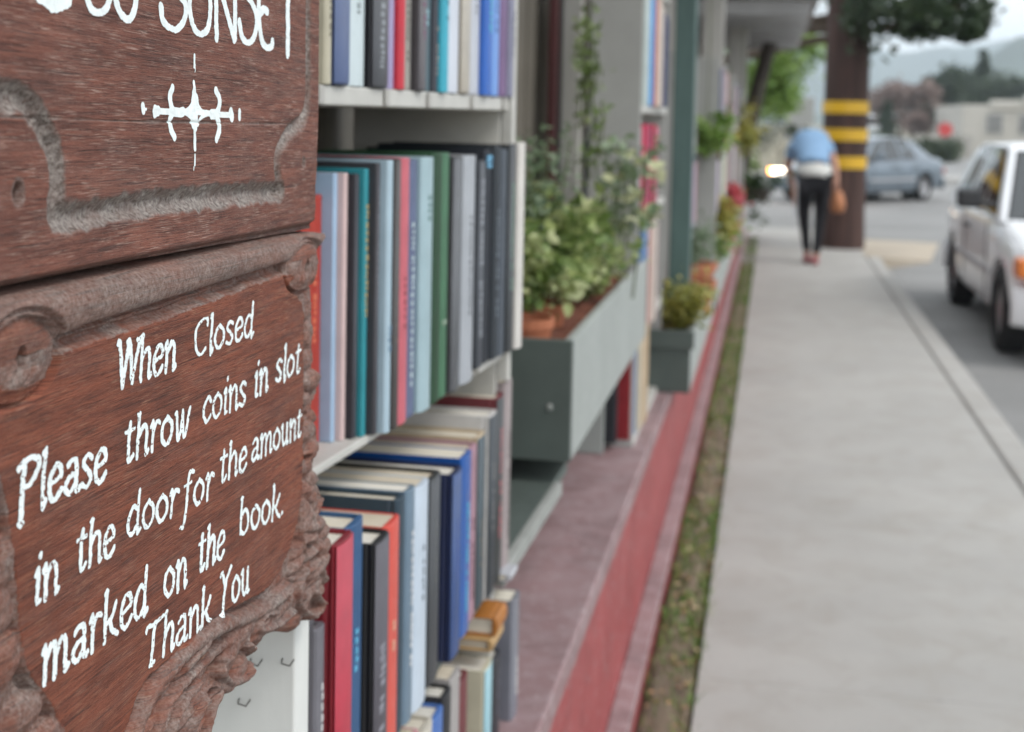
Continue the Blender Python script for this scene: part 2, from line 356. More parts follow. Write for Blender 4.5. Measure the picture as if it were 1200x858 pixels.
# ================================================================== BOOKS
import zlib
def crc(s): return zlib.crc32(s.encode())
_bg = 'books standing and lying on the street shelves'
_labels = {}
def unpack_book(label, base, rz, t, h, dep, cov, spn=None, kind='cloth', title=None, lean=0.0, lying=False, small=False, pagecol=(205, 198, 180)):
    """spine faces local +x, thickness along +y, height +z; origin at the near lower corner of the spine"""
    root = empty('book', base, rz, label, 'book', _bg, rx=lean)
    bt = .0030 if kind == 'cloth' else .0012; g_ = min(.005, t * .22)
    pts = [(-dep, 0), (-.013, 0), (-.0095, .0014 if kind == 'cloth' and t > .02 else 0), (-g_, 0)]
    pts += [(-g_ + g_ * math.sin(a), t / 2 - t / 2 * math.cos(a)) for a in (R(38), R(72), R(108), R(142))]
    pts += [(-g_, t), (-.0095, t - (.0014 if kind == 'cloth' and t > .02 else 0)), (-.013, t), (-dep, t), (-dep, t - bt), (-.008, t - bt), (-.008, bt), (-dep, bt)]
    ov = .003 if kind == 'cloth' else .0
    mcov = cm(cov, .5 if kind == 'cloth' else .32, kind)
    MB().prism(pts, 0, h).build('cover', mcov, root, bevel=0 if small else .0007, seg=1)
    MB().box((-dep + ov + .001, bt + .0002, ov), (-.0082, t - bt - .0002, h - ov - .0015)).build('pages', M_PAGES[crc(label) % 3], root)
    if title:
        rt = random.Random(crc(label) & 0xffff); q = MB(); z = h * title[1]; e = h * title[2]; w = t * title[3]
        while z < e:
            L = rt.uniform(.004, .011)
            if rt.random() < .85:
                y = t / 2 + rt.uniform(-.15, .15) * w; q.box((-.0004, y - w / 2 * rt.uniform(.6, 1), z), (.0006, y + w / 2 * rt.uniform(.5, 1), z + L * .6))
            z += L
        if q.v: q.build('title', cm(title[0], .5, 'foil'), root)
    if spn is not None and spn != cov:                    # a jacket whose spine panel has another colour
        q = MB(); e = .0006; P_ = [(-g_ * .6 + (g_ * .6 + e) * math.sin(a) + 0 * e, t / 2 - (t / 2 - .0004) * math.cos(a)) for a in (R(20), R(55), R(90), R(125), R(160))]
        vs = [(x, y, .002) for x, y in P_] + [(x, y, h - .002) for x, y in P_] + [(x - .0012, y, .002) for x, y in P_] + [(x - .0012, y, h - .002) for x, y in P_]
        n = 5; fs = [(k, k + 1, n + k + 1, n + k) for k in range(4)] + [(2 * n + k + 1, 2 * n + k, 3 * n + k, 3 * n + k + 1) for k in range(4)] + [(n + k, n + k + 1, 3 * n + k + 1, 3 * n + k) for k in range(4)]
        q.add(vs, fs).build('spine_panel', cm(spn, .4, kind), root, smooth=True)
    return root
def pages_mat(c):
    m, t, b = nmat('page_edges'); g_ = t.nodes.new('ShaderNodeTexCoord'); mp = t.nodes.new('ShaderNodeMapping'); mp.inputs['Scale'].default_value = (4, 1400, 4)
    t.links.new(g_.outputs['Object'], mp.inputs[0]); n = noise(t, mp.outputs[0], 1, 3, .6); n2 = noise(t, g_.outputs['Object'], 40, 3, .6)
    k = ramp(t, n, [(.3, mul(c, .80)), (.6, mul(c, 1.12))]); k = mix(t, ramp(t, n2, [(.45, 0), (.8, .4)]), k, mul((c[0], c[1] * .85, c[2] * .6), .8))
    t.links.new(k, b.inputs['Base Color']); b.inputs['Roughness'].default_value = .85; bump(t, b, n, .4, .0008); return m
M_PAGES = [pages_mat((.62, .58, .49)), pages_mat((.66, .64, .58)), pages_mat((.55, .49, .39))]

class Row:
    """one run of books: a straight vertical plane heading for a vanishing point, entered at a known distance"""
    def __init__(s, vpx, x0, D0, drop, hy=130):
        d = ray(vpx, 141 + (vpx - 907) * .02); d[2] = 0; d /= np.linalg.norm(d); s.d = d; s.n = np.array([d[1], -d[0], 0])
        s.P = np.array(at_y(x0, hy, D0)); s.P[2] = H; s.b = -math.atan2(d[0], d[1]); s.z = H - drop
    def s_at(s, px, py, off=0.0):
        p = on_plane(px, py, s.P + s.n * off, s.n) - (s.P + s.n * off); return float(p.dot(s.d))
    def pt(s, a, off=0.0, z=None):
        p = s.P + s.d * a + s.n * off; return Vector((p[0], p[1], s.z if z is None else z))
def yb(row, px):                                          # picture row of the shelf line at px (first guess by iteration)
    a = row.s_at(px, 400); p = row.pt(a); return proj(p)[1]
def lay(row, items, where, rowlab, dep=.17, start=None, raise_=None):
    prev = row.s_at(items[0][0] - 14 if start is None else start, 450)
    names = [it[2] for it in items]
    for k, it in enumerate(items):
        xe, yt, nm, cov, spn, off, kind = it[:7]; title = it[7] if len(it) > 7 else None; lift = it[8] if len(it) > 8 else 0.0
        off = off / 1000.0
        s1 = row.s_at(xe, (yt + 450) / 2 if where != 'low' else 700, off)
        t = s1 - prev
        while t < .009: off -= .0015; s1 = row.s_at(xe, 450, off); t = s1 - prev
        t = min(t - .0006, .052); s0 = s1 - t
        if title is None and crc(nm) % 3 and t > .014:
            L_ = sum(cov) / 3; k_ = .72 if L_ > 140 else 1.9; title = (tuple(int(max(18, min(225, v * k_ + (0 if L_ > 140 else 20)))) for v in cov), .12 + (crc(nm) % 7) * .06, .50 + (crc(nm) % 5) * .08, .18)
        pz = on_plane(xe, yt, row.P + row.n * off, row.n)[2]; h = pz - row.z - lift
        a = names[k - 1] if k else 'shelf end'; c = names[k + 1] if k + 1 < len(names) else 'end post'
        lab = f'{nm} book on the {rowlab}, between {a} and {c}'.replace(' and silver book', '-silver book')
        base = row.pt(s0, off); base.z += lift
        unpack_book(lab, base, row.b, t, h, dep + off * .5, cov, spn, kind, title)
        prev = s1
RB = Row(1021, 375, 1.25, .356); RA = Row(1021, 375, 1.25, -.026); RC = Row(931, 375, 1.15, .686); RD = Row(925, 375, 1.15, .93)
# name, colour: each name differs from its row neighbours
A = [(389, -90, 'beige', (196, 190, 168), None, 3, 'cloth'), (411, -95, 'navy blue', (36, 50, 88), (70, 88, 132), 5, 'cloth'), (429, -100, 'pale mint', (212, 226, 230), None, 0, 'jacket'),
     (456, -92, 'black', (38, 38, 44), (52, 52, 58), 4, 'cloth', ((150, 155, 160), .12, .8, .28)), (463, -88, 'lavender', (166, 156, 198), None, -2, 'jacket'), (475, -90, 'crimson', (208, 48, 66), None, 3, 'cloth'),
     (482, -84, 'stone grey', (164, 160, 152), None, -2, 'cloth'), (500, -95, 'charcoal', (74, 70, 74), (86, 80, 84), 6, 'cloth', ((120, 70, 100), .3, .5, .3)), (505, -90, 'slate teal', (76, 102, 112), None, -3, 'cloth'),
     (513, -92, 'dark slate', (58, 62, 72), None, 0, 'cloth', ((170, 165, 160), .1, .4, .3)), (526, -95, 'turquoise', (55, 176, 200), None, 6, 'jacket'), (538, -90, 'white', (218, 224, 236), None, 2, 'jacket'),
     (551, -90, 'tan', (160, 150, 136), (176, 168, 154), 3, 'cloth'), (562, -86, 'silver white', (200, 204, 214), None, 1, 'jacket'), (577, -95, 'royal blue', (44, 104, 196), None, 8, 'jacket'), (585, -95, 'sky blue', (112, 160, 232), None, 4, 'jacket'),
     (594, -93, 'plum', (120, 92, 134), None, 3, 'cloth'), (603, -90, 'mauve grey', (134, 134, 156), None, 6, 'cloth')]
lay(RA, A, 'top', 'top shelf beside the sign')
B = [(380, 228, 'orange', (176, 52, 34), None, -50, 'cloth'), (394, 203, 'light blue', (168, 196, 224), None, -2, 'jacket'), (406, 203, 'pale pink', (222, 196, 194), None, 1, 'jacket'), (419, 204, 'near-black', (44, 44, 52), (62, 62, 70), 3, 'cloth'),
     (430, 198, 'teal', (48, 150, 162), None, 2, 'cloth', ((205, 180, 130), .45, .86, .5)), (443, 191, 'dark grey', (62, 62, 68), (74, 72, 78), 5, 'cloth', ((150, 150, 155), .5, .9, .25)), (459, 188, 'ice blue', (178, 202, 216), None, 3, 'jacket', ((120, 150, 175), .3, .4, .4)),
     (470, 186, 'espresso brown', (44, 42, 42), (66, 60, 58), 3, 'cloth', ((110, 100, 95), .3, .8, .25)), (481, 185, 'coral pink', (205, 104, 116), None, 3, 'cloth'), (490, 187, 'slate blue', (96, 106, 138), None, -1, 'cloth'),
     (509, 184, 'pale teal', (168, 194, 202), None, 5, 'jacket', ((120, 150, 150), .75, .85, .3)), (519, 180, 'forest green', (22, 64, 34), None, 3, 'cloth'), (527, 179, 'sage green', (72, 118, 88), None, 1, 'cloth', ((150, 170, 150), .3, .34, .5)),
     (541, 183, 'graphite', (56, 56, 58), (82, 84, 88), 5, 'cloth'), (558, 182, 'silver', (176, 181, 188), None, 4, 'jacket'), (568, 188, 'black and silver', (50, 54, 60), (60, 64, 72), 7, 'cloth', ((165, 170, 178), .15, .9, .4), .012),
     (576, 176, 'midnight blue', (24, 30, 42), None, 6, 'cloth', ((120, 190, 230), .92, .98, .8), .013), (586, 171, 'gunmetal', (34, 42, 50), None, 10, 'cloth', ((120, 130, 140), .2, .7, .3), .013), (594, 175, 'ash grey', (78, 86, 96), None, 12, 'cloth', None, .013),
     (604, 169, 'onyx', (34, 38, 42), (42, 46, 50), 14, 'cloth', ((110, 150, 130), .3, .8, .3), .013), (615, 167, 'chalk white', (222, 218, 212), None, 20, 'jacket', None, .013)]
lay(RB, B, 'mid', 'second shelf')
Cc = [(358, 730, 'black', (36, 36, 40), None, 0, 'cloth'), (371, 722, 'iron grey', (76, 74, 80), None, 3, 'cloth'), (384, 728, 'grey', (118, 117, 124), None, 5, 'cloth'),
     (416, 622, 'scarlet', (126, 16, 32), (178, 46, 66), 14, 'cloth'), (428, 604, 'denim blue', (46, 88, 132), None, 4, 'cloth'), (458, 622, 'jet black', (24, 24, 28), (78, 74, 82), 12, 'cloth', ((150, 150, 160), .2, .55, .35)),
     (470, 604, 'vermilion', (222, 84, 70), None, 6, 'jacket'), (475, 580, 'petrol', (44, 64, 78), None, 2, 'cloth'), (487, 570, 'steel blue', (112, 134, 152), None, 5, 'jacket'), (503, 562, 'pale sky', (202, 216, 230), None, 7, 'jacket'),
     (516, 553, 'soot black', (40, 42, 42), (56, 58, 62), 3, 'cloth'), (541, 548, 'ink blue', (18, 32, 72), (44, 72, 126), 10, 'cloth'), (552, 530, 'bright blue', (38, 92, 170), None, 5, 'jacket'), (558, 522, 'dusty pink', (170, 132, 146), None, 1, 'cloth'),
     (567, 508, 'grey teal', (196, 178, 150), (50, 66, 74), 1, 'cloth'), (580, 484, 'blue black', (206, 204, 202), (26, 34, 42), 6, 'cloth'), (588, 464, 'dark olive', (110, 42, 48), (34, 36, 36), 4, 'cloth'), (597, 447, 'mushroom', (164, 152, 152), None, 6, 'jacket')]
lay(RC, Cc, 'low', 'third shelf', start=344)
Dd = [(400, 985, 'brown', (80, 60, 50), None, 0, 'cloth'), (440, 930, 'olive', (90, 90, 60), None, 2, 'cloth'), (476, 880, 'grey green', (110, 120, 105), None, 2, 'cloth'), (496, 850, 'blush', (206, 150, 158), None, 6, 'jacket'), (512, 836, 'cream white', (206, 200, 186), None, 8, 'cloth'),
     (524, 822, 'cornflower', (80, 120, 190), None, 4, 'cloth'), (533, 800, 'black', (40, 40, 44), None, 4, 'cloth'), (543, 778, 'dove grey', (170, 166, 164), None, 4, 'jacket'), (552, 782, 'maroon', (112, 50, 54), None, 2, 'cloth'),
     (580, 768, 'ivory', (208, 204, 180), (150, 190, 200), 8, 'jacket'), (590, 758, 'dark charcoal', (46, 46, 52), None, 6, 'cloth'), (611, 692, 'pewter', (126, 128, 138), None, 18, 'jacket')]
lay(RD, Dd, 'low', 'bottom shelf', start=380)
# ================================================================== BOOKCASE FRAMES
def oriented(row): return Matrix.Translation(row.P) @ Matrix.Rotation(row.b, 4, 'Z')   # local x = outward, y = along
def local_empty(row, label, cat, name, group=None):
    return empty(name, (row.P[0], row.P[1], 0), row.b, label, cat, group)
bc = local_empty(RB, 'pale painted bookcase nearest the carved sign, its open shelves full of books', 'bookcase', 'bookcase', 'bookcases along the shop front')
s0, s1 = -.62, RB.s_at(596, 300)
def bar(a, b, nm='shelf', mt=M_SHELF, par=None, bev=.002): return MB().box(a, b).build(nm, mt, par or bc, bevel=bev)
zA = RA.z; zB = RB.z; zC = RC.z
bar((-.20, s0, zA - .020), (-.001, s1 - .001, zA - .0005))
for k, px in enumerate((375, 452, 502, 553, 590)):          # battens under the shelf front show as paler joints
    a = RB.s_at(px, 120); bar((-.0005, a - .006, zA - .0195), (.003, a + .006, zA - .001), 'batten', M_TRIMP)
bar((-.22, s0, zB - .010), (-.016, s1 - .0005, zB - .0005))
bar((-.20, s0, zA + .34), (-.001, s1, zA + .36))
bar((-.24, s1 - .018, PT), (-.012, s1 + .002, zA + .36), 'end_panel')
bar((-.011, s1 - .016, zB - .035), (.006, s1 + .004, zA + .36), 'post')
bar((-.18, RB.s_at(562, 410), zB), (.0, s1 - .02, zB + .0115), 'riser_board')
# third shelf runs on past the end panel as a dark green ledge with a pale lip
lc = local_empty(RC, 'dark green ledge shelf with a pale lip running on under the grey planter', 'shelf', 'ledge_shelf')
e1 = RC.s_at(672, 546); e2 = RC.s_at(656, 584)
bar((-.40, -.5, zC - .022), (-.012, e1, zC - .0005), 'shelf', M_DKGRN, lc)
bar((-.0115, RC.s_at(588, 680), zC - .024), (.004, e2, zC + .001), 'lip', surf('grey_lip_paint', (.27, .28, .265), .6, .2, 14), lc)
# lying books
def lying(label, px, py, z, cov, t, w, dep, row=RC, off=0.0, spn=None, kind='cloth', yaw=0.0):
    a = row.s_at(px, py, off); p = row.pt(a, off, z)
    r_ = unpack_book(label, p, row.b + yaw, t, w, dep, cov, spn, kind)
    r_.rotation_euler = (R(90), 0, row.b + yaw)             # laid on its side: thickness upward, height along the shelf
    r_.rotation_mode = 'XYZ'
    r_.rotation_euler = (R(90), 0, row.b + yaw)
    return r_
zt = RD.z
def lay_flat(label, row, px_far, z, cov, t, w, dep, off, kind='cloth'):
    # rotate about local x by +90: thickness(+y)->+z, height(+z)->-y ; so the origin is the far end
    a = row.s_at(px_far, 700, off); p = row.pt(a, off, z); b_ = unpack_book(label, p, row.b, t, w, dep, cov, None, kind); b_.rotation_euler = (R(90), 0, row.b); return b_
lay_flat('thin tan book lying flat on the row of books on the bottom shelf', RD, 591, at_y(568, 764, 1.86).z, (196, 160, 110), .018, .075, .19, .016)
lay_flat('thick book with amber cover lying on the tan book near the bottom right shelf corner', RD, 595, at_y(568, 764, 1.86).z + .0185, (176, 112, 44), .028, .07, .19, .020)
lay_flat('flat white paperback lying at the near end of the green ledge', RC, 606, zC, (190, 192, 198), .010, .05, .13, .022, 'jacket')

# white post with bent staples behind the lower sign board
wp = empty('white_post', at_y(357, 745, 1.035), 0, 'white painted board post with bent staples, behind the bottom edge of the lower sign', 'post')
b0 = wp.location.copy()
ztop_ = at_y(350, 690, 1.035).z
wp.location = (b0.x, b0.y, 0)
MW = surf('white_post_paint', (.62, .63, .61), .5, .08, 14, .25, 60, .002, stretch=(1, 1, .3))
MB().box((-.09, -.022, -.1), (0, .012, ztop_)).build('board', MW, wp, bevel=.002)
MB().box((-.30, -.20, -.1), (-.091, .008, ztop_)).build('board', MW, wp, bevel=.002)
for (px, py) in ((302, 776), (339, 776), (288, 823)):
    q = at_y(px, py, b0.y - .023) - Vector((b0.x, b0.y, 0))
    MB().tube([(q.x - .006, -.022, q.z + .002), (q.x - .005, -.027, q.z), (q.x + .002, -.028, q.z - .001), (q.x + .005, -.026, q.z + .004)], .0007, 5).build('staple', cm((90, 88, 84), .4, 'steel'), wp)

# ================================================================== SECOND AND FARTHER BOOKCASES
def vrow(X, y0, drop):
    r_ = Row(907, 375, 1.0, drop); r_.P = np.array([X, y0, H]); r_.d = np.array([0, 1.0, 0]); r_.n = np.array([1.0, 0, 0]); r_.b = 0.0; r_.z = H - drop; return r_
def case(X, y0, y1, shelves, label, z0, z1, panel_in=.22, post=True):
    c = empty('bookcase', (X, y0, 0), 0, label, 'bookcase', 'bookcases along the shop front')
    MB().box((-panel_in, -.02, z0), (-.006, -.001, z1)).build('end_panel', M_PANEL, c, bevel=.002)
    MB().box((-panel_in, y1 - y0, z0), (-.006, y1 - y0 + .02, z1)).build('end_panel', M_PANEL, c, bevel=.002)
    for z in shelves: MB().box((-panel_in + .01, 0, z - .022), (-.004, y1 - y0 - .001, z - .001)).build('shelf', M_SHELF, c, bevel=.002)
    return c
case(-.358, 3.82, 4.72, [PT + .02, H - .62, H - .27, H + .035, H + .41], 'grey bookcase with an end panel just past the big leafy planter', PT + .001, H + .95, .15)
# panel foot seen under the planter
low_panel = MB().box((-.56, 3.70, PT + .001), (-.435, 3.72, H - .45)).build('end_panel', M_GRYGRN, None, bevel=.002)
tag(low_panel, 'grey-green board standing on the red wall under the far end of the planter', 'board')
def rbook(row, items, where, dep=.16):
    """books given by the picture column of their far spine edge, or by thickness"""
    s_ = items[0][0]; names = [i[0] for i in items[1:]]
    for k, it in enumerate(items[1:]):
        nm, cov, t, h, off, kind = it[:6]; lift = it[6] if len(it) > 6 else 0
        a = names[k - 1] if k else 'shelf end'; c = names[k + 1] if k + 1 < len(names) else 'shelf end'
        base = row.pt(s_, off); base.z += lift
        unpack_book(f'{nm} book, {where}, between {a} and {c}', base, row.b, t - .0007, h, dep, cov, None, kind, None, small=True)
        s_ += t
PTt = .022
# lowest run, standing on the red wall
rbook(vrow(-.36, 0, .93 - PTt), [(3.74,), ('black', (26, 28, 36), .055, .29, -.045, 'cloth'), ('blood red', (140, 24, 34), .05, .30, -.010, 'cloth'), ('mid blue', (66, 106, 160), .06, .31, -.005, 'cloth'), ('wheat', (184, 176, 156), .05, .30, 0, 'cloth'),
      ('light sand', (206, 190, 164), .06, .29, .005, 'jacket'), ('tan', (188, 164, 134), .05, .30, .01, 'cloth'), ('sand', (200, 176, 144), .05, .29, .01, 'cloth'), ('umber', (110, 80, 60), .05, .28, .0, 'cloth')], 'lowest shelf beyond the planter')
rbook(vrow(-.36, 0, .62), [(3.86,), ('indigo', (66, 66, 140), .05, .25, -.03, 'cloth'), ('periwinkle', (100, 110, 180), .04, .27, -.015, 'cloth'), ('powder blue', (110, 146, 190), .07, .30, .006, 'jacket'), ('slate', (110, 130, 150), .04, .30, .004, 'cloth'),
      ('rose beige', (206, 166, 158), .08, .31, .012, 'jacket'), ('off-white', (206, 200, 190), .05, .31, .02, 'jacket'), ('rose', (180, 140, 140), .04, .30, .02, 'cloth'), ('grey', (120, 120, 124), .06, .29, .0, 'cloth'), ('oat', (180, 170, 150), .05, .28, 0, 'cloth')], 'second lowest shelf beyond the planter')
rbook(vrow(-.36, 0, .27), [(3.88,), ('silver grey', (160, 170, 176), .05, .24, -.01, 'jacket'), ('hot pink', (220, 44, 90), .04, .25, .0, 'jacket'), ('black', (30, 26, 32), .06, .24, .0, 'cloth'), ('magenta', (200, 50, 100), .05, .25, .004, 'jacket'),
      ('dark wine', (90, 26, 44), .05, .24, .008, 'cloth'), ('cherry', (190, 30, 50), .04, .25, .01, 'cloth'), ('dark brown', (60, 40, 40), .05, .22, .01, 'cloth'), ('pink', (216, 120, 150), .04, .24, .01, 'jacket'), ('ash', (150, 150, 154), .06, .24, .0, 'cloth'), ('wine red', (120, 30, 44), .06, .24, .0, 'cloth')], 'shelf behind the hanging leaves')
rbook(vrow(-.36, 0, -.035), [(3.88,), ('pale celadon', (190, 204, 200), .07, .32, .0, 'jacket'), ('mist', (200, 212, 214), .05, .33, .0, 'jacket'), ('bright sky blue', (60, 160, 224), .065, .33, .008, 'jacket'), ('brick red', (176, 56, 44), .08, .32, .008, 'cloth'), ('rose tan', (196, 150, 134), .05, .32, .01, 'cloth'),
      ('cream', (214, 204, 190), .07, .33, .014, 'jacket'), ('shell', (208, 190, 180), .05, .31, .014, 'cloth'), ('navy', (40, 52, 96), .08, .29, .02, 'cloth'), ('dark navy', (30, 40, 76), .06, .28, .02, 'cloth')], 'high shelf beside the green post')
# green post
gp_ = at_y(799, 200, 5.0)
gpost = empty('green_post', (gp_.x, 5.0, 0), 0, 'tall weathered green wooden post between the bookcases', 'post')
MB().box((-.038, 0, PT), (.038, .09, 2.6)).build('post', M_POST, gpost, bevel=.004)
MB().box((-.046, -.008, PT + .0), (.046, .098, PT + .12)).build('plinth_block', M_POST, gpost, bevel=.004)
MB().box((-.20, 5.0 * 0 + .02, 2.2), (-.04, .07, 2.27)).build('bracket', M_POST, gpost, bevel=.004)

# third and fourth cases, stepping out toward the pavement
rs_ = random.Random(11)
names_far = [('ivory', (206, 200, 184)), ('dusty rose', (186, 140, 140)), ('pale grey', (170, 172, 176)), ('brown', (110, 80, 66)), ('teal', (60, 120, 126)), ('mauve', (150, 120, 150)), ('cream', (212, 200, 170)), ('red', (190, 50, 50)), ('blue', (60, 90, 160)),
             ('lilac', (176, 160, 196)), ('olive', (120, 120, 80)), ('white', (214, 214, 214)), ('black', (36, 36, 40)), ('orange', (210, 110, 60)), ('green', (60, 110, 76)), ('peach', (220, 170, 140)), ('navy', (40, 54, 100)), ('grey', (120, 120, 122))]
def auto(row, y0, y1, hmin, hmax, where, fav=None, tmin=.035, tmax=.06):
    it = [(y0,)]; y = y0; prev = None; used = set()
    while y < y1:
        t = rs_.uniform(tmin, tmax)
        for _ in range(60):
            nm, c = rs_.choice(fav if (fav and rs_.random() < .7) else names_far)
            if nm != prev and (prev, nm) not in used: break
        used.add((prev, nm)); prev = nm
        it.append((nm, tuple(max(8, min(235, v + rs_.randint(-12, 12))) for v in c), t, rs_.uniform(hmin, hmax), rs_.uniform(-.01, .014), rs_.choice(['cloth', 'jacket']))); y += t
    rbook(row, it, where)
pale = [names_far[i] for i in (0, 1, 2, 5, 6, 9, 11, 15)]; vivid = [names_far[i] for i in (7, 8, 11, 12, 16, 1, 2)]
case(-.345, 5.35, 6.35, [PT + .04, H - .47, H - .10], 'pale bookcase right behind the green post', PT + .001, H + .26)
auto(vrow(-.345, 0, .89), 5.38, 6.3, .26, .31, 'bottom shelf right behind the green post', pale)
auto(vrow(-.345, 0, .47), 5.38, 6.3, .25, .30, 'middle shelf right behind the green post', pale)
c3 = case(-.26, 6.75, 7.75, [PT + .05, H - .45, H - .02], 'grey bookcase with a broad end panel, third along the wall', PT + .001, H + .30, .30)
auto(vrow(-.26, 0, .02), 6.78, 7.7, .24, .28, 'top shelf of the third bookcase', vivid)
auto(vrow(-.26, 0, .45), 6.78, 7.7, .24, .30, 'middle shelf of the third bookcase', pale)
case(-.24, 8.6, 9.8, [PT + .05, H - .45, H - .05], 'low grey bookcase farthest along the wall, under the awning', PT + .001, H + .28, .34)
auto(vrow(-.24, 0, .05), 8.63, 9.75, .24, .28, 'top shelf of the farthest bookcase', vivid, .05, .07)
auto(vrow(-.24, 0, .45), 8.63, 9.75, .24, .30, 'lower shelf of the farthest bookcase', vivid, .05, .07)
for (X, Y, w, lab) in ((-.42, 5.95, .05, 'pale square pillar between the green post and the third bookcase'), (-.36, 8.0, .06, 'pale square pillar beyond the third bookcase'), (-.28, 10.3, .07, 'pale square pillar farthest along the shop front')):
    e = empty('pillar', (X, Y, 0), 0, lab, 'pillar', 'pale pillars of the shop front'); MB().box((-w, 0, PT), (w, .1, 2.5)).build('shaft', M_TRIMP, e, bevel=.004); MB().box((-w - .012, -.012, PT), (w + .012, .112, PT + .15)).build('foot', M_TRIMP, e, bevel=.004)
for (X, Y, lab) in ((-.47, 6.4, 'dark narrow strip post beside the pale pillar'), ):
    MB().box((X, Y, PT), (X + .05, Y + .05, 2.5)).build('strip_post', M_BLACK, None, bevel=.003); tag(bpy.data.objects['strip_post'], lab, 'post')

# ================================================================== PLANTERS, POTS, PLANTS
def leafset(name, centres, n, spread, size, mat, parent=None, seed=1, tone=(0, 1), shape=1.7, droop=.3, up=.3, kind='stuff', loc=None):
    """many small folded leaves scattered in clumps"""
    rs = np.random.RandomState(seed); C = np.array(centres, float); k = rs.randint(0, len(C), n)
    P = C[k, :3] + rs.normal(0, 1, (n, 3)) * (C[k, 3:4] if C.shape[1] > 3 else spread) * np.array([1, 1, .8])
    s = size * rs.uniform(.55, 1.25, n)
    d = rs.normal(0, 1, (n, 3)); d[:, 2] = d[:, 2] * .5 + up - droop; d /= np.linalg.norm(d, axis=1)[:, None]
    r_ = rs.normal(0, 1, (n, 3)); w = np.cross(d, r_); w /= np.linalg.norm(w, axis=1)[:, None]; nn = np.cross(d, w)
    L = d * (s * shape)[:, None]; Wd = w * (s * .5)[:, None]; Nn = nn * (s * .16)[:, None]
    V = np.zeros((n, 6, 3)); V[:, 0] = P; V[:, 1] = P + L * .35 + Wd + Nn; V[:, 2] = P + L * .75 + Wd * .7 + Nn; V[:, 3] = P + L; V[:, 4] = P + L * .75 - Wd * .7 + Nn; V[:, 5] = P + L * .35 - Wd + Nn
    b_ = np.arange(n)[:, None] * 6; Fq = np.concatenate([b_ + [0, 1, 2, 3], b_ + [0, 3, 4, 5]])
    tn = np.repeat(np.clip(tone[0] + (tone[1] - tone[0]) * (rs.rand(len(C))[k] * .5 + rs.rand(n) * .5), 0, 1), 6)
    me = np_mesh(name, V.reshape(-1, 3), Fq, mat, False, {'tone': tn}); o = inst(name, me, parent)
    if kind: o['kind'] = kind
    return o
def leafmat(name, stops, rough=.45, trans=.25):
    m, t, b = nmat(name); at = t.nodes.new('ShaderNodeAttribute'); at.attribute_name = 'tone'
    c = ramp(t, at.outputs['Fac'], stops); t.links.new(c, b.inputs['Base Color']); b.inputs['Roughness'].default_value = rough
    tr = t.nodes.new('ShaderNodeBsdfTranslucent'); t.links.new(c, tr.inputs[0]); ms = t.nodes.new('ShaderNodeMixShader'); ms.inputs[0].default_value = trans
    out = [n for n in t.nodes if n.type == 'OUTPUT_MATERIAL'][0]; t.links.new(b.outputs[0], ms.inputs[1]); t.links.new(tr.outputs[0], ms.inputs[2]); t.links.new(ms.outputs[0], out.inputs[0]); return m
ML_VAR = leafmat('variegated_leaf', [(0, (.06, .11, .025)), (.3, (.14, .22, .05)), (.55, (.32, .38, .14)), (.8, (.52, .55, .30)), (1, (.66, .66, .44))])
ML_SAGE = leafmat('sage_leaf', [(0, (.08, .13, .075)), (.5, (.17, .24, .14)), (1, (.34, .42, .28))])
ML_VINE = leafmat('vine_leaf', [(0, (.08, .13, .03)), (.5, (.17, .25, .07)), (1, (.34, .40, .18))])
ML_DARK = leafmat('dark_leaf', [(0, (.018, .045, .016)), (.6, (.045, .085, .03)), (1, (.09, .14, .05))])
ML_YEL = leafmat('yellow_green_leaf', [(0, (.12, .15, .03)), (.5, (.30, .30, .06)), (1, (.48, .40, .10))])
ML_MID = leafmat('garden_leaf', [(0, (.09, .17, .03)), (.5, (.20, .33, .07)), (1, (.42, .52, .18))])
ML_RED = leafmat('red_petal', [(0, (.40, .03, .03)), (.5, (.55, .08, .10)), (1, (.65, .25, .28))])
M_STEM = surf('green_stem', (.10, .12, .05), .6, .2, 20); M_BARKD = surf('dark_bark', (.055, .045, .038), .9, .3, 8, .8, 40, .02, stretch=(1, 1, .3))
M_TERR = surf('terracotta', (.42, .15, .075), .75, .18, 12, .2, 80, .003); M_MULCH = surf('bark_mulch', (.16, .055, .032), .9, .45, 40, .8, 120, .01)
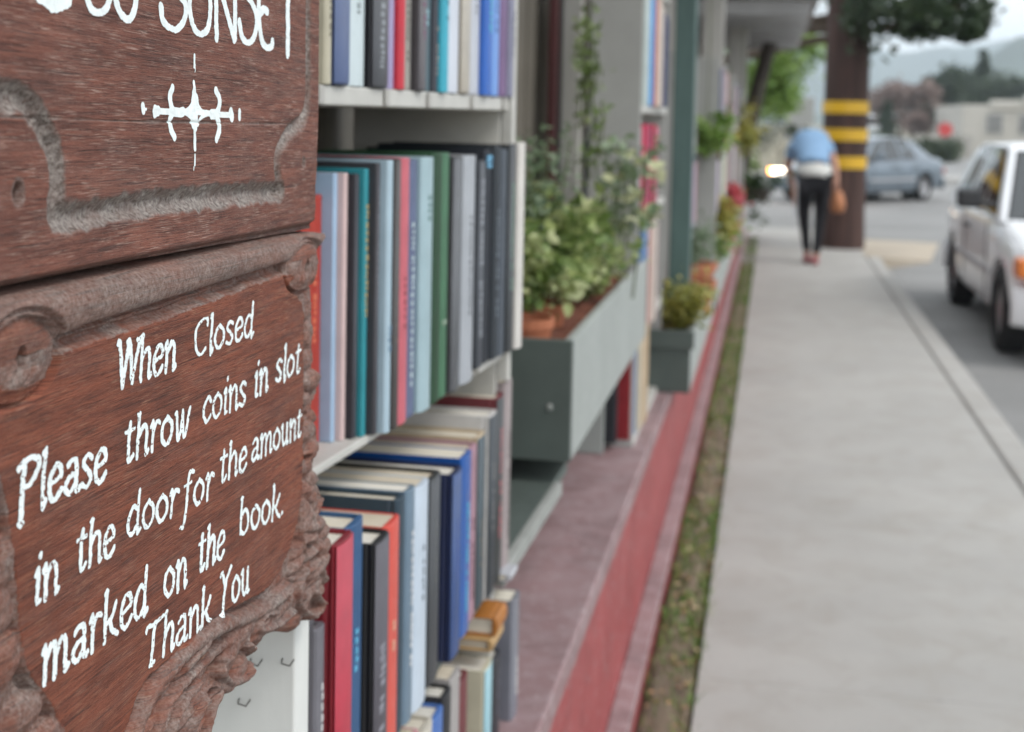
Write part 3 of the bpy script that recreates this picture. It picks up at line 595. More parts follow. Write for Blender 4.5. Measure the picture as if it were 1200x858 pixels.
def planter(label, X, y0, y1, zt, zb, depth, face, end, rim=0.0, splay=0.0, group='box planters along the shop front'):
    """open box with real walls, front face toward the street"""
    p = empty('planter_box', (X, y0, 0), 0, label, 'planter', group); L = y1 - y0; w = .018
    MB().box((-w, .0, zb), (0, L, zt)).build('front_board', face, p, bevel=.003)
    MB().box((-depth, .0 - w, zb), (0, -.0005, zt)).build('end_board', end, p, bevel=.003)
    MB().box((-depth, L + .0005, zb), (0, L + w, zt)).build('end_board', end, p, bevel=.003)
    MB().box((-depth, 0, zb), (-depth + w, L, zt)).build('back_board', end, p, bevel=.003)
    MB().box((-depth + w + .001, .001, zb + .01), (-w - .001, L - .001, zb + .03)).build('bottom_board', end, p)
    if rim:
        MB().box((-depth - rim, -w - rim, zt - .05), (rim, -w - .0008, zt + .012)).build('rim', end, p, bevel=.003)
        MB().box((.0008, -w, zt - .05), (rim, L, zt + .012)).build('rim', face, p, bevel=.003)
    # soil as an uneven sheet
    nx, ny = 8, int(L / .05) + 2; vs = []; fs = []; q = random.Random(int(y0 * 10))
    for j in range(ny):
        for i in range(nx): vs.append((-depth + w + .001 + (depth - 2 * w - .002) * i / (nx - 1), .001 + (L - .002) * j / (ny - 1), zt - .035 + q.uniform(-.01, .014)))
    for j in range(ny - 1):
        for i in range(nx - 1): a = j * nx + i; fs.append((a, a + 1, a + nx + 1, a + nx))
    MB().add(vs, fs).build('soil', M_MULCH, p)
    return p
pc = at_y(671, 400, 2.48); zpt = pc.z; zpb = at_y(671, 543, 2.48).z
p1 = planter('long grey planter box full of variegated leaves, with a dark green end', pc.x, 2.50, 4.0, zpt, zpb, .235, M_GRYGRN, M_DKGRN)
MB().lathe([(.0001, -.001), (.0065, -.001), (.0065, .0), (.004, .003), (.0001, .0035)], n=12, axis='y').build('bolt_head', cm((150, 154, 150), .3, 'zinc'), p1).location = (at_y(644, 477, 2.48).x - pc.x, -.0215, at_y(644, 477, 2.48).z)
bpy.data.objects['bolt_head'].rotation_euler = (0, 0, R(180))
def pot(label, x, y, z, r, h, cat='pot'):
    e = empty('flower_pot', (x, y, z), 0, label, cat, 'terracotta pots')
    MB().lathe([(.001, 0), (r * .72, 0), (r * .95, h * .8), (r * 1.02, h * .8), (r * 1.05, h), (r * .93, h), (r * .90, h * .85), (.001, h * .85)], n=20).build('pot', M_TERR, e, smooth=False)
    MB().lathe([(.001, h * .86), (r * .5, h * .89), (r * .90, h * .862)], n=14).build('soil', M_MULCH, e); return e
q = at_y(628, 388, 2.62)
pot('terracotta pot sunk in the near end of the long planter', q.x - .02, 2.62, zpt - .075, .055, .095)
pot('second terracotta pot behind, half buried in the planter', pc.x - .12, 2.86, zpt - .075, .05, .09)
def plant(label, loc, build, group=None, name='potted_plant', cat='plant'):
    e = empty(name, loc, 0, label, cat, group); build(e); return e
def b_var(e):
    rs = random.Random(4); cs = []
    for k in range(46):
        y = rs.uniform(0, .85); x = rs.uniform(-.115, .035) ; z = .07 + rs.random() * .20 * (1 - abs(y - .35) / 1.1); cs.append((x, y, z, .024))
    leafset('foliage', cs, 2000, .03, .021, ML_VAR, e, 3)
    for k in range(16):
        a = cs[k]; MB().tube([(a[0] * .4 - .03, a[1] * .9, -.02), (a[0] * .8 - .01, a[1], a[2] * .5), a[:3]], [.003, .0025, .0015], 6).build('stem', M_STEM, e)
plant('bushy cream and green variegated plant filling the near half of the long planter', (pc.x - .09, 2.62, zpt - .03), b_var, name='variegated_plant')
def b_tall(e, hgt=.42, mat=ML_SAGE, n=1500, w=.06, sz=.014, sd=5, k0=7):
    rs = random.Random(sd); cs = []
    for k in range(k0):
        x, y = rs.uniform(-w, w), rs.uniform(-w, w); tx, ty = x * 1.6, y * 1.6; pts = [(x * .3, y * .3, 0), (x, y, hgt * .5), (tx, ty, hgt * rs.uniform(.8, 1))]
        MB().tube(pts, [.004, .003, .0015], 6).build('stem', M_STEM, e)
        for j in range(7):
            f_ = .25 + j / 8; i = 0 if f_ < .5 else 1; g = (f_ - .5 * i) * 2; a = pts[i]; b = pts[i + 1]
            cs.append(tuple(a[c] + (b[c] - a[c]) * g for c in range(3)) + (w * .35,))
    leafset('foliage', cs, n, .02, sz, mat, e, sd)
q = at_y(618, 260, 2.95); plant('tall blue-grey sage shrub behind the bookcase end post', (q.x + .01, 2.95, zpt - .03), lambda e: b_tall(e, .40, ML_SAGE, 650, .055, .012), name='sage_shrub')
def b_vine(e):
    rs = random.Random(9); cs = []
    for (x0, z0, x1, z1) in ((688, 10, 679, 150), (690, 20, 704, 250), (700, 60, 690, 210), (686, 30, 684, 120), (704, 120, 712, 270)):
        pts = []
        for j in range(9):
            t_ = j / 8; p = at_y(x0 + (x1 - x0) * t_ + 3 * math.sin(j * 1.7), z0 + (z1 - z0) * t_, 3.62) ; pts.append((p.x, 0, p.z)); cs.append((p.x, rs.uniform(-.02, .02), p.z, .012))
        MB().tube(pts, .003, 6).build('stem', M_STEM, e)
    leafset('foliage', cs, 260, .008, .015, ML_VINE, e, 12)
plant('thin green vine climbing the grey end panel above the planter', (0, 3.62, 0), b_vine, name='climbing_vine')
def b_pale(e):
    rs = random.Random(21); cs = [(at_y(rs.uniform(712, 765), rs.uniform(165, 262), 3.5).x - 0, rs.uniform(-.06, .06), at_y(730, rs.uniform(160, 275), 3.5).z, .025) for k in range(26)]
    leafset('foliage', cs, 170, .03, .020, ML_SAGE, e, 13, (.3, 1)); leafset('foliage', cs, 40, .03, .026, ML_VAR, e, 14, (.7, 1))
    for k in range(6): MB().tube([(cs[k][0] - .03, 0, zpt - .05), (cs[k][0] - .01, cs[k][1], (zpt + cs[k][2]) / 2), cs[k][:3]], .003, 6).build('stem', M_STEM, e)
plant('pale silvery plant hanging over the far end of the long planter', (0, 3.5, 0), b_pale, name='silver_plant')
plant('low green plant in the middle of the long planter', (pc.x - .12, 3.35, zpt - .03), lambda e: b_tall(e, .16, ML_VAR, 600, .08, .016, 31, 6), name='variegated_plant')

# second, third planter on the red wall
c2 = at_z(808, 461, PT); Y2 = c2.y
p2 = planter('short grey planter box standing on the red wall, dark green rimmed end', c2.x, Y2, Y2 + 1.9, PT + .205, PT + .002, .24, M_GRYGRN, M_DKGRN, rim=.012)
plant('yellow-green tufted plant in the second planter', (c2.x - .07, Y2 + .22, PT + .17), lambda e: b_tall(e, .17, ML_YEL, 1300, .075, .013, 41, 12), name='tufted_plant')
pot('terracotta pot in the second planter beside the tufted plant', c2.x - .05, Y2 + .75, PT + .17, .10, .13)
pot('wide terracotta pot farther along the second planter', c2.x - .10, Y2 + 1.3, PT + .17, .13, .14)
plant('grey-green plant in the wide terracotta pot', (c2.x - .10, Y2 + 1.3, PT + .29), lambda e: b_tall(e, .18, ML_SAGE, 600, .10, .016, 42, 7))
p3 = planter('long pale planter box farthest along the red wall', c2.x + .005, Y2 + 2.05, Y2 + 4.9, PT + .20, PT + .002, .24, M_GRYGRN, M_DKGRN)
for k, (dy, mt, hh, lab, nm) in enumerate(((2.5, ML_MID, .22, 'leafy green plant at the near end of the farthest planter', 'leafy_plant'), (3.2, ML_RED, .16, 'red flowering plant in the farthest planter', 'flowering_plant'), (3.9, ML_YEL, .22, 'yellow-green plant in the farthest planter', 'tufted_plant'), (4.5, ML_MID, .30, 'tall green plant at the far end of the farthest planter', 'leafy_plant'))):
    plant(lab, (c2.x - .10, Y2 + dy, PT + .17), lambda e, mt=mt, hh=hh, k=k: b_tall(e, hh, mt, 700, .10, .02, 50 + k, 8), name=nm)
for k, (px, py, Y, r, mt, lab, nm) in enumerate(((828, 155, 6.6, .09, ML_MID, 'round hanging plant beside the green post', 'hanging_plant'), (868, 158, 9.5, .13, ML_YEL, 'yellow hanging plant under the awning', 'hanging_plant'), (888, 213, 10.4, .13, ML_DARK, 'dark round hanging basket by the pavement edge', 'hanging_basket'),
        (851, 230, 8.0, .08, ML_RED, 'red blooms on the ledge of the third bookcase', 'flowering_plant'), (838, 250, 6.9, .07, ML_YEL, 'small orange-yellow plant at the foot of the third bookcase', 'tufted_plant'))):
    p = at_y(px, py, Y); rs = random.Random(k); cs = [(rs.gauss(0, r * .45), rs.gauss(0, r * .45), rs.gauss(0, r * .55), r * .28) for _ in range(16)]
    e = empty(nm, p, 0, lab, 'plant'); leafset('foliage', cs, 900, .03, .022, mt, e, 70 + k)
    MB().tube([(0, 0, 0), (0.004, 0, .35), (0, 0, .75)], .003, 5).build('hanger' if 'hanging' in nm else 'stem', M_STEM, e)
    if k == 2: MB().lathe([(.001, -.15), (.07, -.14), (.11, -.05), (.105, -.05), (.001, -.06)], n=14).build('basket', M_BARKD, e)
# pink cloth sign hanging
p = at_y(846, 165, 8.3); e = empty('cloth_banner', p, R(8), 'narrow faded pink cloth hanging beside the third bookcase', 'banner')
vs = []; fs = []
for j in range(12):
    for i in range(6): vs.append((-.045 + i * .018, .012 * math.sin(i * 1.5 + j * .25), .22 - j * .045))
for j in range(11):
    for i in range(5): a = j * 6 + i; fs.append((a, a + 1, a + 7, a + 6))
o = MB().add(vs, fs).build('cloth', surf('faded_pink_cloth', (.55, .22, .26), .85, .2, 20), e, smooth=True); s_ = o.modifiers.new('thick', 'SOLIDIFY'); s_.thickness = .003
MB().cyl((-.06, 0, .222), (.06, 0, .222), .006).build('rod', M_BARKD, e)
# ================================================================== CARVED WOODEN SIGN BOARDS
DR = 1.0
_P = np.array(at_y(370, 268, DR))
_u = ray(880, 160); _u /= np.linalg.norm(_u)
_v = np.array([0, 0, 1.0]); _v -= _u * _v.dot(_u); _v /= np.linalg.norm(_v)
_in = np.cross(_v, _u)            # local Y: into the wall
SIGN_M = Matrix([[_u[i], _in[i], _v[i], _P[i]] for i in range(3)] + [[0, 0, 0, 1]])
def uv(px, py):
    p = on_plane(px, py, _P, _in) - _P
    return np.array([p.dot(_u), p.dot(_v)])
def UV(pts): return np.array([uv(*p) for p in pts])
def vn(U, V, seed):               # value noise on a lattice
    rs = np.random.RandomState(seed); T = rs.rand(256, 256)
    iu = np.floor(U).astype(int); iv = np.floor(V).astype(int); fu = U - iu; fv = V - iv
    fu = fu * fu * (3 - 2 * fu); fv = fv * fv * (3 - 2 * fv)
    a = T[iu % 256, iv % 256]; b = T[(iu + 1) % 256, iv % 256]; c = T[iu % 256, (iv + 1) % 256]; d = T[(iu + 1) % 256, (iv + 1) % 256]
    return (a * (1 - fu) + b * fu) * (1 - fv) + (c * (1 - fu) + d * fu) * fv
def fbm(U, V, s, seed, o=4):
    r = 0; a = 0.5
    for k in range(o): r = r + a * vn(U * s * 2 ** k, V * s * 2 ** k, seed + k); a *= 0.5
    return r
def dpoly(U, V, P, closed=False):  # distance to a polyline
    D = np.full(U.shape, 1e9); n = len(P)
    for i in range(n if closed else n - 1):
        a = P[i]; b = P[(i + 1) % n]; ab = b - a; L = ab.dot(ab) + 1e-12
        t = np.clip(((U - a[0]) * ab[0] + (V - a[1]) * ab[1]) / L, 0, 1)
        D = np.minimum(D, np.hypot(U - a[0] - t * ab[0], V - a[1] - t * ab[1]))
    return D
def inside(U, V, P):
    c = np.zeros(U.shape, bool); n = len(P)
    for i in range(n):
        a = P[i]; b = P[(i + 1) % n]
        if a[1] == b[1]: continue
        cond = ((a[1] > V) != (b[1] > V)) & (U < (b[0] - a[0]) * (V - a[1]) / (b[1] - a[1]) + a[0])
        c ^= cond
    return c
def sdf(U, V, P): return dpoly(U, V, P, True) * np.where(inside(U, V, P), -1, 1)
def smooth(P, k=6):               # Catmull-Rom
    P = [np.array(p, float) for p in P]; Q = [2 * P[0] - P[1]] + P + [2 * P[-1] - P[-2]]; out = []
    for i in range(1, len(Q) - 2):
        for j in range(k):
            t = j / k; a, b, c, d = Q[i - 1], Q[i], Q[i + 1], Q[i + 2]
            out.append(0.5 * (2 * b + (c - a) * t + (2 * a - 5 * b + 4 * c - d) * t * t + (3 * b - a - 3 * c + d) * t ** 3))
    out.append(Q[-2]); return np.array(out)
def sstep(a, b, x): t = np.clip((x - a) / (b - a), 0, 1); return t * t * (3 - 2 * t)

def upper_h(U, V):
    gp = UV(smooth([(-60, 98), (0, 112), (30, 118), (52, 147), (66, 190), (67, 240), (72, 255), (130, 247), (200, 236), (330, 224)], 5))
    g2 = UV(smooth([(330, 224), (325, 190), (336, 160), (354, 142), (361, 118), (362, 60), (363, -60)], 5))
    wob = (fbm(U, V, 120, 3) - .5) * 0.0052
    d1 = dpoly(U, V, gp) + wob; d2 = dpoly(U, V, g2) + wob * .6
    ww = 0.0082 + 0.0015 * (fbm(U, V, 40, 9) - .5)
    h = -0.0058 * (1 - sstep(0.0010, ww, d1)) - 0.0050 * (1 - sstep(0.0008, 0.0075, d2))
    dust = np.maximum(1 - sstep(0.0055, 0.0092, d1), 0.9 * (1 - sstep(0.003, 0.0085, d2)))
    for (x, y, r, dp) in ((22, 226, .0048, .012), (356, 190, .0030, .006)):
        c = uv(x, y); q = np.hypot((U - c[0]), (V - c[1]) * .8)
        h -= dp * (1 - sstep(r * .55, r, q)); dust = np.maximum(dust, .55 * (1 - sstep(r, r * 1.5, q)))
    e = dpoly(U, V, UV([(-120, 365), (0, 341), (370, 264)]))      # worn lower edge
    h -= 0.006 * (1 - sstep(0, 0.006, e)) ** 2; dust = np.maximum(dust, .35 * (1 - sstep(0.001, 0.006, e)))
    ck = dpoly(U, V, UV([(-60, 134), (65, 139), (150, 142), (350, 146)])) + (fbm(U, V, 60, 21) - .5) * .0012
    h -= 0.0012 * (1 - sstep(0.0001, 0.0007, ck)); dust = np.maximum(dust, .65 * (1 - sstep(0.0002, 0.0009, ck)))
    h += (fbm(U * .25, V, 60, 5) - .5) * 0.0010 + (fbm(U * .25, V, 600, 6, 3) - .5) * 0.0003 + (fbm(U * .14, V, 240, 16, 3) - .5) * 0.0004 + (fbm(U, V, 330, 17, 2) - .5) * .0003
    dust = dust * (0.65 + .7 * fbm(U, V, 160, 8)) + 0.10 * (fbm(U * .3, V, 90, 14) > .56)
    return h, np.clip(dust, 0, 1)
UP_SIL = UV([(-140, 370), (0, 341), (150, 310), (371, 268), (375, 150), (378, -90), (-140, -60)])

LO_PANEL = UV(smooth([(-90, 460), (0, 455), (45, 448), (66, 428), (74, 414), (200, 370), (333, 322), (340, 340), (352, 352), (356, 380), (355, 560), (349, 610), (338, 650),
               (318, 685), (290, 705), (250, 726), (215, 760), (170, 800), (150, 850), (128, 905), (95, 905), (60, 830), (40, 800), (26, 770), (21, 720), (16, 660),
               (11, 625), (9, 600), (2, 572), (-12, 552), (-90, 560)], 4))
LO_SIL = UV(smooth([(-140, 385), (-60, 366), (0, 351), (190, 310), (372, 272), (373, 300), (372, 345), (374, 400), (372, 425), (378, 440), (378, 462), (372, 478), (377, 495), (379, 520), (374, 545), (376, 560),
             (382, 572), (385, 592), (381, 610), (388, 628), (387, 655), (383, 672), (387, 690), (381, 715), (373, 731), (362, 730), (354, 742), (333, 741),
             (318, 748), (312, 758), (297, 757), (291, 768), (294, 785), (284, 802), (272, 806), (262, 830), (252, 862), (238, 900), (200, 960), (-140, 1000)], 4))
def lower_h(U, V):
    sd = sdf(U, V, LO_PANEL) + (fbm(U, V, 70, 31) - .5) * .0025
    border = sstep(-0.001, 0.004, sd)
    h = -0.004 * border                                   # frame ground a little lower than the panel
    h -= 0.004 * (1 - sstep(0.0005, 0.0035, np.abs(sd - .003)))
    dust = np.where(sd > -0.001, .85, 0.0) * sstep(-.002, .002, sd)
    # top moulding: rounded rail between the crack and the groove line
    top = UV([(-140, 385), (0, 351), (190, 310), (372, 272)]); bot = UV([(-140, 455), (0, 428), (60, 402), (100, 384), (200, 352), (334, 309), (372, 297)])
    tv = np.interp(U, top[:, 0], top[:, 1]); bv = np.interp(U, bot[:, 0], bot[:, 1])
    q = (V - bv) / (tv - bv); inr = (q > -0.02) & (q < 1.2)
    cr = np.clip(1 - (2 * np.clip(q, 0, 1) - 1) ** 2, 0, 1) ** .5
    rail = (0.0075 * cr - 0.003) * (1 - .75 * sstep(uv(352, 280)[0], uv(371, 275)[0], U)); h = np.where(inr, np.maximum(rail, h), h)
    gl = np.abs(V - bv + 0.0005); h -= 0.004 * (1 - sstep(0.0004, 0.003, gl)) * (U < uv(352, 305)[0]) * (U > uv(66, 400)[0])
    dust = np.where(inr, .62, dust)
    # corner bosses
    for (x, y, rx, ry, hh) in ((22, 420, 46, 50, .006), (358, 312, 20, 28, .006)):
        c = uv(x, y); ru = uv(x + 12, y)[0] - c[0]; ru = ru / 12 * rx; rv = (c[1] - uv(x, y + 12)[1]) / 12 * ry
        qq = np.hypot((U - c[0]) / ru, (V - c[1]) / rv)
        ins = qq < 1.0; h = np.where(ins, hh * .6 - .003 * sstep(.6, 1.0, qq) - 0.002, h); dust = np.where(ins, .22 + .45 * sstep(.75, 1, qq), dust)
        ring = np.abs(qq - 1.1); h -= .004 * (1 - sstep(.02, .12, ring))
        hq = np.hypot(U - c[0], (V - c[1]) * .7); h -= .014 * (1 - sstep(.0022, .0042, hq))
    orn = np.zeros_like(h) - 1.0
    def lobe(x, y, rx, ry, hh, ang=0, p=.6):
        nonlocal orn
        c = uv(x, y); su = (uv(x + 4, y)[0] - uv(x - 4, y)[0]) / 8; sv = (uv(x, y - 4)[1] - uv(x, y + 4)[1]) / 8
        ca, sa = math.cos(R(ang)), math.sin(R(ang))
        X = (U - c[0]) / su; Y = -(V - c[1]) / sv
        a = (X * ca + Y * sa) / rx; b = (-X * sa + Y * ca) / ry
        orn = np.maximum(orn, np.where(a * a + b * b < 1, hh * .62 * np.clip(1 - a * a - b * b, 0, 1) ** p - .004, -1))
    # beads up the right side
    for (x, y, rx, ry, hh) in ((362, 362, 8, 14, .004), (365, 392, 7, 16, .005), (364, 422, 7, 12, .006), (369, 446, 9, 13, .010), (362, 468, 6, 8, .006), (372, 487, 6, 9, .006),
                               (363, 506, 9, 12, .010), (370, 528, 8, 11, .007), (361, 548, 8, 11, .008), (371, 562, 6, 9, .007), (358, 577, 7, 9, .007)): lobe(x, y, rx, ry, hh)
    rs = random.Random(7)
    for k in range(46):                                    # knobbly fruit and leaf tips of the right corner
        t = rs.random(); y = 572 + t * 130; xm = 368 - max(0, y - 640) * .16; x = xm + rs.uniform(-17, 17)
        lobe(x, y, rs.uniform(4, 7), rs.uniform(7, 13), rs.uniform(.006, .012), rs.uniform(-50, 50))
    for k in range(9):                                     # flower in the corner
        a = 2 * math.pi * k / 9; lobe(371 + 9 * math.cos(a), 640 + 26 * math.sin(a), 6, 12, .015, math.degrees(a) * .6)
    lobe(371, 640, 5, 9, .018)
    for (x, y, rx, ry, hh, an) in ((345, 700, 17, 20, .010, -30), (327, 716, 17, 12, .012, -25), (306, 727, 16, 17, .013, 0), (287, 742, 12, 19, .012, 30),
                                   (352, 722, 16, 9, .008, -25), (300, 747, 10, 9, .010, 0), (284, 785, 9, 17, .010, 10), (272, 760, 12, 30, .012, 15),
                                   (240, 752, 34, 8, .014, -32), (202, 783, 32, 8, .014, -38), (176, 816, 26, 8, .012, -48), (158, 850, 26, 8, .012, -58)): lobe(x, y, rx, ry, hh, an)
    def ridge(pts, w, hh):                                 # rounded rib following a curve, w in mm
        nonlocal orn
        P = UV(smooth(pts, 5)); d = dpoly(U, V, P) / (w / 1000.0)
        orn = np.maximum(orn, np.where(d < 1, hh * .62 * np.clip(1 - d * d, 0, 1) ** .55 - .004, -1))
    ridge([(338, 690), (318, 708), (292, 722), (262, 734), (232, 752), (200, 782), (172, 820), (152, 870)], 5.5, .015)
    ridge([(283, 748), (262, 756), (240, 776), (212, 806), (190, 842), (176, 890)], 4.0, .011)
    ridge([(286, 752), (294, 772), (286, 795), (268, 800), (256, 790), (258, 776), (266, 770)], 3.6, .017)
    ridge([(268, 806), (252, 806), (240, 822), (226, 850), (216, 890)], 4.5, .013)
    ridge([(255, 812), (246, 834), (238, 870)], 4.0, .014)
    ridge([(232, 800), (214, 826), (200, 860), (194, 900)], 3.5, .012)
    ridge([(356, 668), (346, 690), (350, 712), (366, 722), (374, 708), (366, 694)], 3.2, .016)
    ridge([(340, 716), (322, 732), (300, 738), (306, 722), (320, 718)], 3.2, .016)
    ridge([(375, 585), (366, 612), (372, 650), (382, 690), (376, 722)], 3.0, .012)
    ridge([(358, 590), (352, 622), (356, 655)], 2.6, .012)
    for k in range(26):
        x = 165 + rs.random() * 105; y = 1010 - x * .92 + rs.uniform(0, 60); lobe(x, y, rs.uniform(3, 6), rs.uniform(10, 22), rs.uniform(.004, .008), rs.uniform(30, 60))
    for (x, y, rx, ry, hh, an) in ((8, 660, 18, 34, .008, 10), (2, 720, 22, 30, .008, -10), (8, 780, 22, 34, .009, 15), (30, 838, 26, 24, .010, 30), (60, 868, 30, 24, .010, 30),
                                   (5, 500, 26, 26, .006, -20), (-20, 610, 26, 30, .008, 0), (-30, 850, 40, 40, .010, 20)): lobe(x, y, rx, ry, hh, an)
    out = (sd > -.0015); h = np.where(out & (orn > h), orn, h)
    # volute: a spiral groove in the scroll, and deep drill holes
    for (x, y, r) in ((252, 782, 6), (246, 812, 5), (306, 727, 4), (362, 640, 3), (352, 668, 3), (361, 488, 4), (364, 536, 3), (336, 703, 3), (287, 752, 3)):
        c = uv(x, y); su = (uv(x + 4, y)[0] - c[0]) / 4 * r; sv = (c[1] - uv(x, y + 4)[1]) / 4 * r
        h -= .010 * (1 - sstep(.5, 1.2, np.hypot((U - c[0]) / su, (V - c[1]) / sv)))
    tex = fbm(U, V, 260, 41)
    h += np.where(out & ~inr, (tex - .5) * .0026, 0) + np.where(inr, (fbm(U * .3, V, 120, 44) - .5) * .0022, 0)
    h += (fbm(U * .25, V + U * .0, 60, 5) - .5) * 0.0009 + (fbm(U * .25, V, 600, 6, 3) - .5) * 0.0003 + (fbm(U * .14, V, 240, 26, 3) - .5) * .0004
    rb = fbm(U, V, 55, 51)
    dust = np.where(out & ~inr, np.clip(.35 + 1.2 * (fbm(U, V, 95, 52) - .25), 0, 1) * .78 + np.clip((h - .001) * 30, 0, .15), dust)
    dust = dust * (0.72 + .5 * rb)
    dust = np.where(sd < -.001, 0.10 * (fbm(U * .3, V, 90, 14) > .57), dust)
    return h, np.clip(dust, 0, 1)

def board_mesh(name, hf, SIL, u0, u1, v0, v1, st, mat, thick):
    nu = int((u1 - u0) / st); nv = int((v1 - v0) / st)
    us = u0 + np.arange(nu + 1) * st; vs = v0 + np.arange(nv + 1) * st
    U, V = np.meshgrid(us, vs, indexing='ij')
    h, dust = hf(U, V)
    S = sdf(U, V, SIL)
    h = h - 0.0035 * (1 - sstep(0, .005, -S))
    cin = (S[:-1, :-1] + S[1:, :-1] + S[:-1, 1:] + S[1:, 1:]) / 4 < 0
    gu, gv = np.gradient(S, st); gm = np.hypot(gu, gv) + 1e-9
    pad = np.zeros((nu + 2, nv + 2), bool); pad[1:-1, 1:-1] = cin
    anyin = pad[:-1, :-1] | pad[1:, :-1] | pad[:-1, 1:] | pad[1:, 1:]
    allin = pad[:-1, :-1] & pad[1:, :-1] & pad[:-1, 1:] & pad[1:, 1:]
    bd = anyin & ~allin
    mv = np.where(bd, np.clip(-S, -st, st), 0); U = U + mv * gu / gm; V = V + mv * gv / gm
    idx = np.arange((nu + 1) * (nv + 1)).reshape(nu + 1, nv + 1)
    I, J = np.nonzero(cin)
    q = np.stack([idx[I, J], idx[I + 1, J], idx[I + 1, J + 1], idx[I, J + 1]], 1)
    N = U.size
    Vf = np.stack([U.ravel(), -h.ravel(), V.ravel()], 1); Vb = np.stack([U.ravel(), np.full(N, thick), V.ravel()], 1)
    sides = []
    for (di, dj, a, b) in ((-1, 0, (0, 1), (0, 0)), (1, 0, (1, 0), (1, 1)), (0, -1, (0, 0), (1, 0)), (0, 1, (1, 1), (0, 1))):
        m = cin & ~pad[1 + di:nu + 1 + di, 1 + dj:nv + 1 + dj]
        i, j = np.nonzero(m); va = idx[i + a[0], j + a[1]]; vb = idx[i + b[0], j + b[1]]
        sides.append(np.stack([vb, va, va + N, vb + N], 1))
    back = np.stack([q[:, 3], q[:, 2], q[:, 1], q[:, 0]], 1) + N
    Fq = np.concatenate([q] + sides)
    used = np.unique(Fq); rm = np.full(2 * N, -1); rm[used] = np.arange(len(used))
    VV = np.concatenate([Vf, Vb])[used]; dd = np.concatenate([dust.ravel(), np.full(N, .6)])[used]
    me = np_mesh(name, VV, rm[Fq], mat, True, {'dust': dd})
    return me, (us, vs, h)

def wood_mat(name, base, dark, light, tilt=0.0):
    m, t, b = nmat(name)
    v = coords(t, (14, 1, 240), rot=(0, tilt, 0)); v2 = coords(t, (55, 1, 1700), rot=(0, tilt, 0)); v3 = coords(t, (9, 1, 50)); v4 = coords(t, (130, 1, 1500), rot=(0, tilt, 0))
    n1 = noise(t, v, 1.0, 6, .62, .25); n2 = noise(t, v2, 1.0, 3, .6); n3 = noise(t, v3, 1.0, 4, .6); n4 = noise(t, v4, 1, 4, .7)
    v5 = coords(t, (20, 1, 950), rot=(0, tilt, 0)); n5 = noise(t, v5, 1, 5, .68, .4)
    c = mix(t, ramp(t, n1, [(.34, 0), (.60, 1)]), dark, base)
    c = mix(t, ramp(t, n3, [(.42, 0), (.72, .6)]), c, mul(base, 1.6))
    c = mix(t, ramp(t, n5, [(.38, .9), (.48, 0)]), c, mul(dark, .6))    # dark grain lines
    msk = noise(t, coords(t, (26, 1, 130), rot=(0, tilt, 0)), 1, 4, .6); fm = t.nodes.new('ShaderNodeMath'); fm.operation = 'MULTIPLY'
    t.links.new(ramp(t, n2, [(.53, 0), (.66, .8)]), fm.inputs[0]); t.links.new(ramp(t, msk, [(.40, .08), (.60, 1)]), fm.inputs[1]); c = mix(t, fm.outputs[0], c, light)          # pale flecks of worn grain
    c = mix(t, ramp(t, n4, [(.34, .9), (.42, 0)]), c, mul(dark, .3))   # open pores
    at = t.nodes.new('ShaderNodeAttribute'); at.attribute_name = 'dust'
    g = noise(t, coords(t, (1, 1, 1)), 420, 3, .6); g2 = noise(t, coords(t, (1, 1, 1)), 45, 4, .6)
    gc = mix(t, ramp(t, g, [(.3, 0), (.7, 1)]), (.070, .052, .044), (.31, .275, .25))
    gc = mix(t, ramp(t, g2, [(.45, 0), (.75, .55)]), gc, (.12, .062, .048))
    f = t.nodes.new('ShaderNodeMath'); f.operation = 'MULTIPLY_ADD'; f.use_clamp = True
    gg = ramp(t, n1, [(.3, .25), (.7, 0)])
    t.links.new(at.outputs['Fac'], f.inputs[0]); f.inputs[1].default_value = 1.12; f.inputs[2].default_value = -.04
    c = mix(t, f.outputs[0], c, gc)
    t.links.new(c, b.inputs['Base Color'])
    b.inputs['Roughness'].default_value = .62; b.inputs['Specular IOR Level'].default_value = .35
    s = t.nodes.new('ShaderNodeMath'); s.operation = 'ADD'; t.links.new(n5, s.inputs[0]); t.links.new(n4, s.inputs[1])
    k1 = t.nodes.new('ShaderNodeMath'); k1.operation = 'MULTIPLY_ADD'; t.links.new(at.outputs['Fac'], k1.inputs[0]); k1.inputs[1].default_value = -.95; k1.inputs[2].default_value = 1.0; k1.use_clamp = True
    k2 = t.nodes.new('ShaderNodeMath'); k2.operation = 'MULTIPLY'; t.links.new(s.outputs[0], k2.inputs[0]); t.links.new(k1.outputs[0], k2.inputs[1])
    k3 = t.nodes.new('ShaderNodeMath'); k3.operation = 'MULTIPLY'; t.links.new(at.outputs['Fac'], k3.inputs[0]); t.links.new(g, k3.inputs[1])
    k4 = t.nodes.new('ShaderNodeMath'); k4.operation = 'ADD'; t.links.new(k2.outputs[0], k4.inputs[0]); k5 = t.nodes.new('ShaderNodeMath'); k5.operation = 'MULTIPLY'; k5.inputs[1].default_value = .22; t.links.new(k3.outputs[0], k5.inputs[0]); t.links.new(k5.outputs[0], k4.inputs[1])
    bump(t, b, k4.outputs[0], .75, .0018)
    return m
M_UP = wood_mat('weathered_red_wood', (.185, .066, .043), (.080, .026, .018), (.50, .36, .30), 0.02)
M_LO = wood_mat('oiled_red_wood', (.205, .058, .029), (.085, .021, .012), (.36, .19, .12), 0.0)
M_PAINT = surf('white_sign_paint', (.74, .80, .80), .6, .14, 160, .3, 700, .0006)

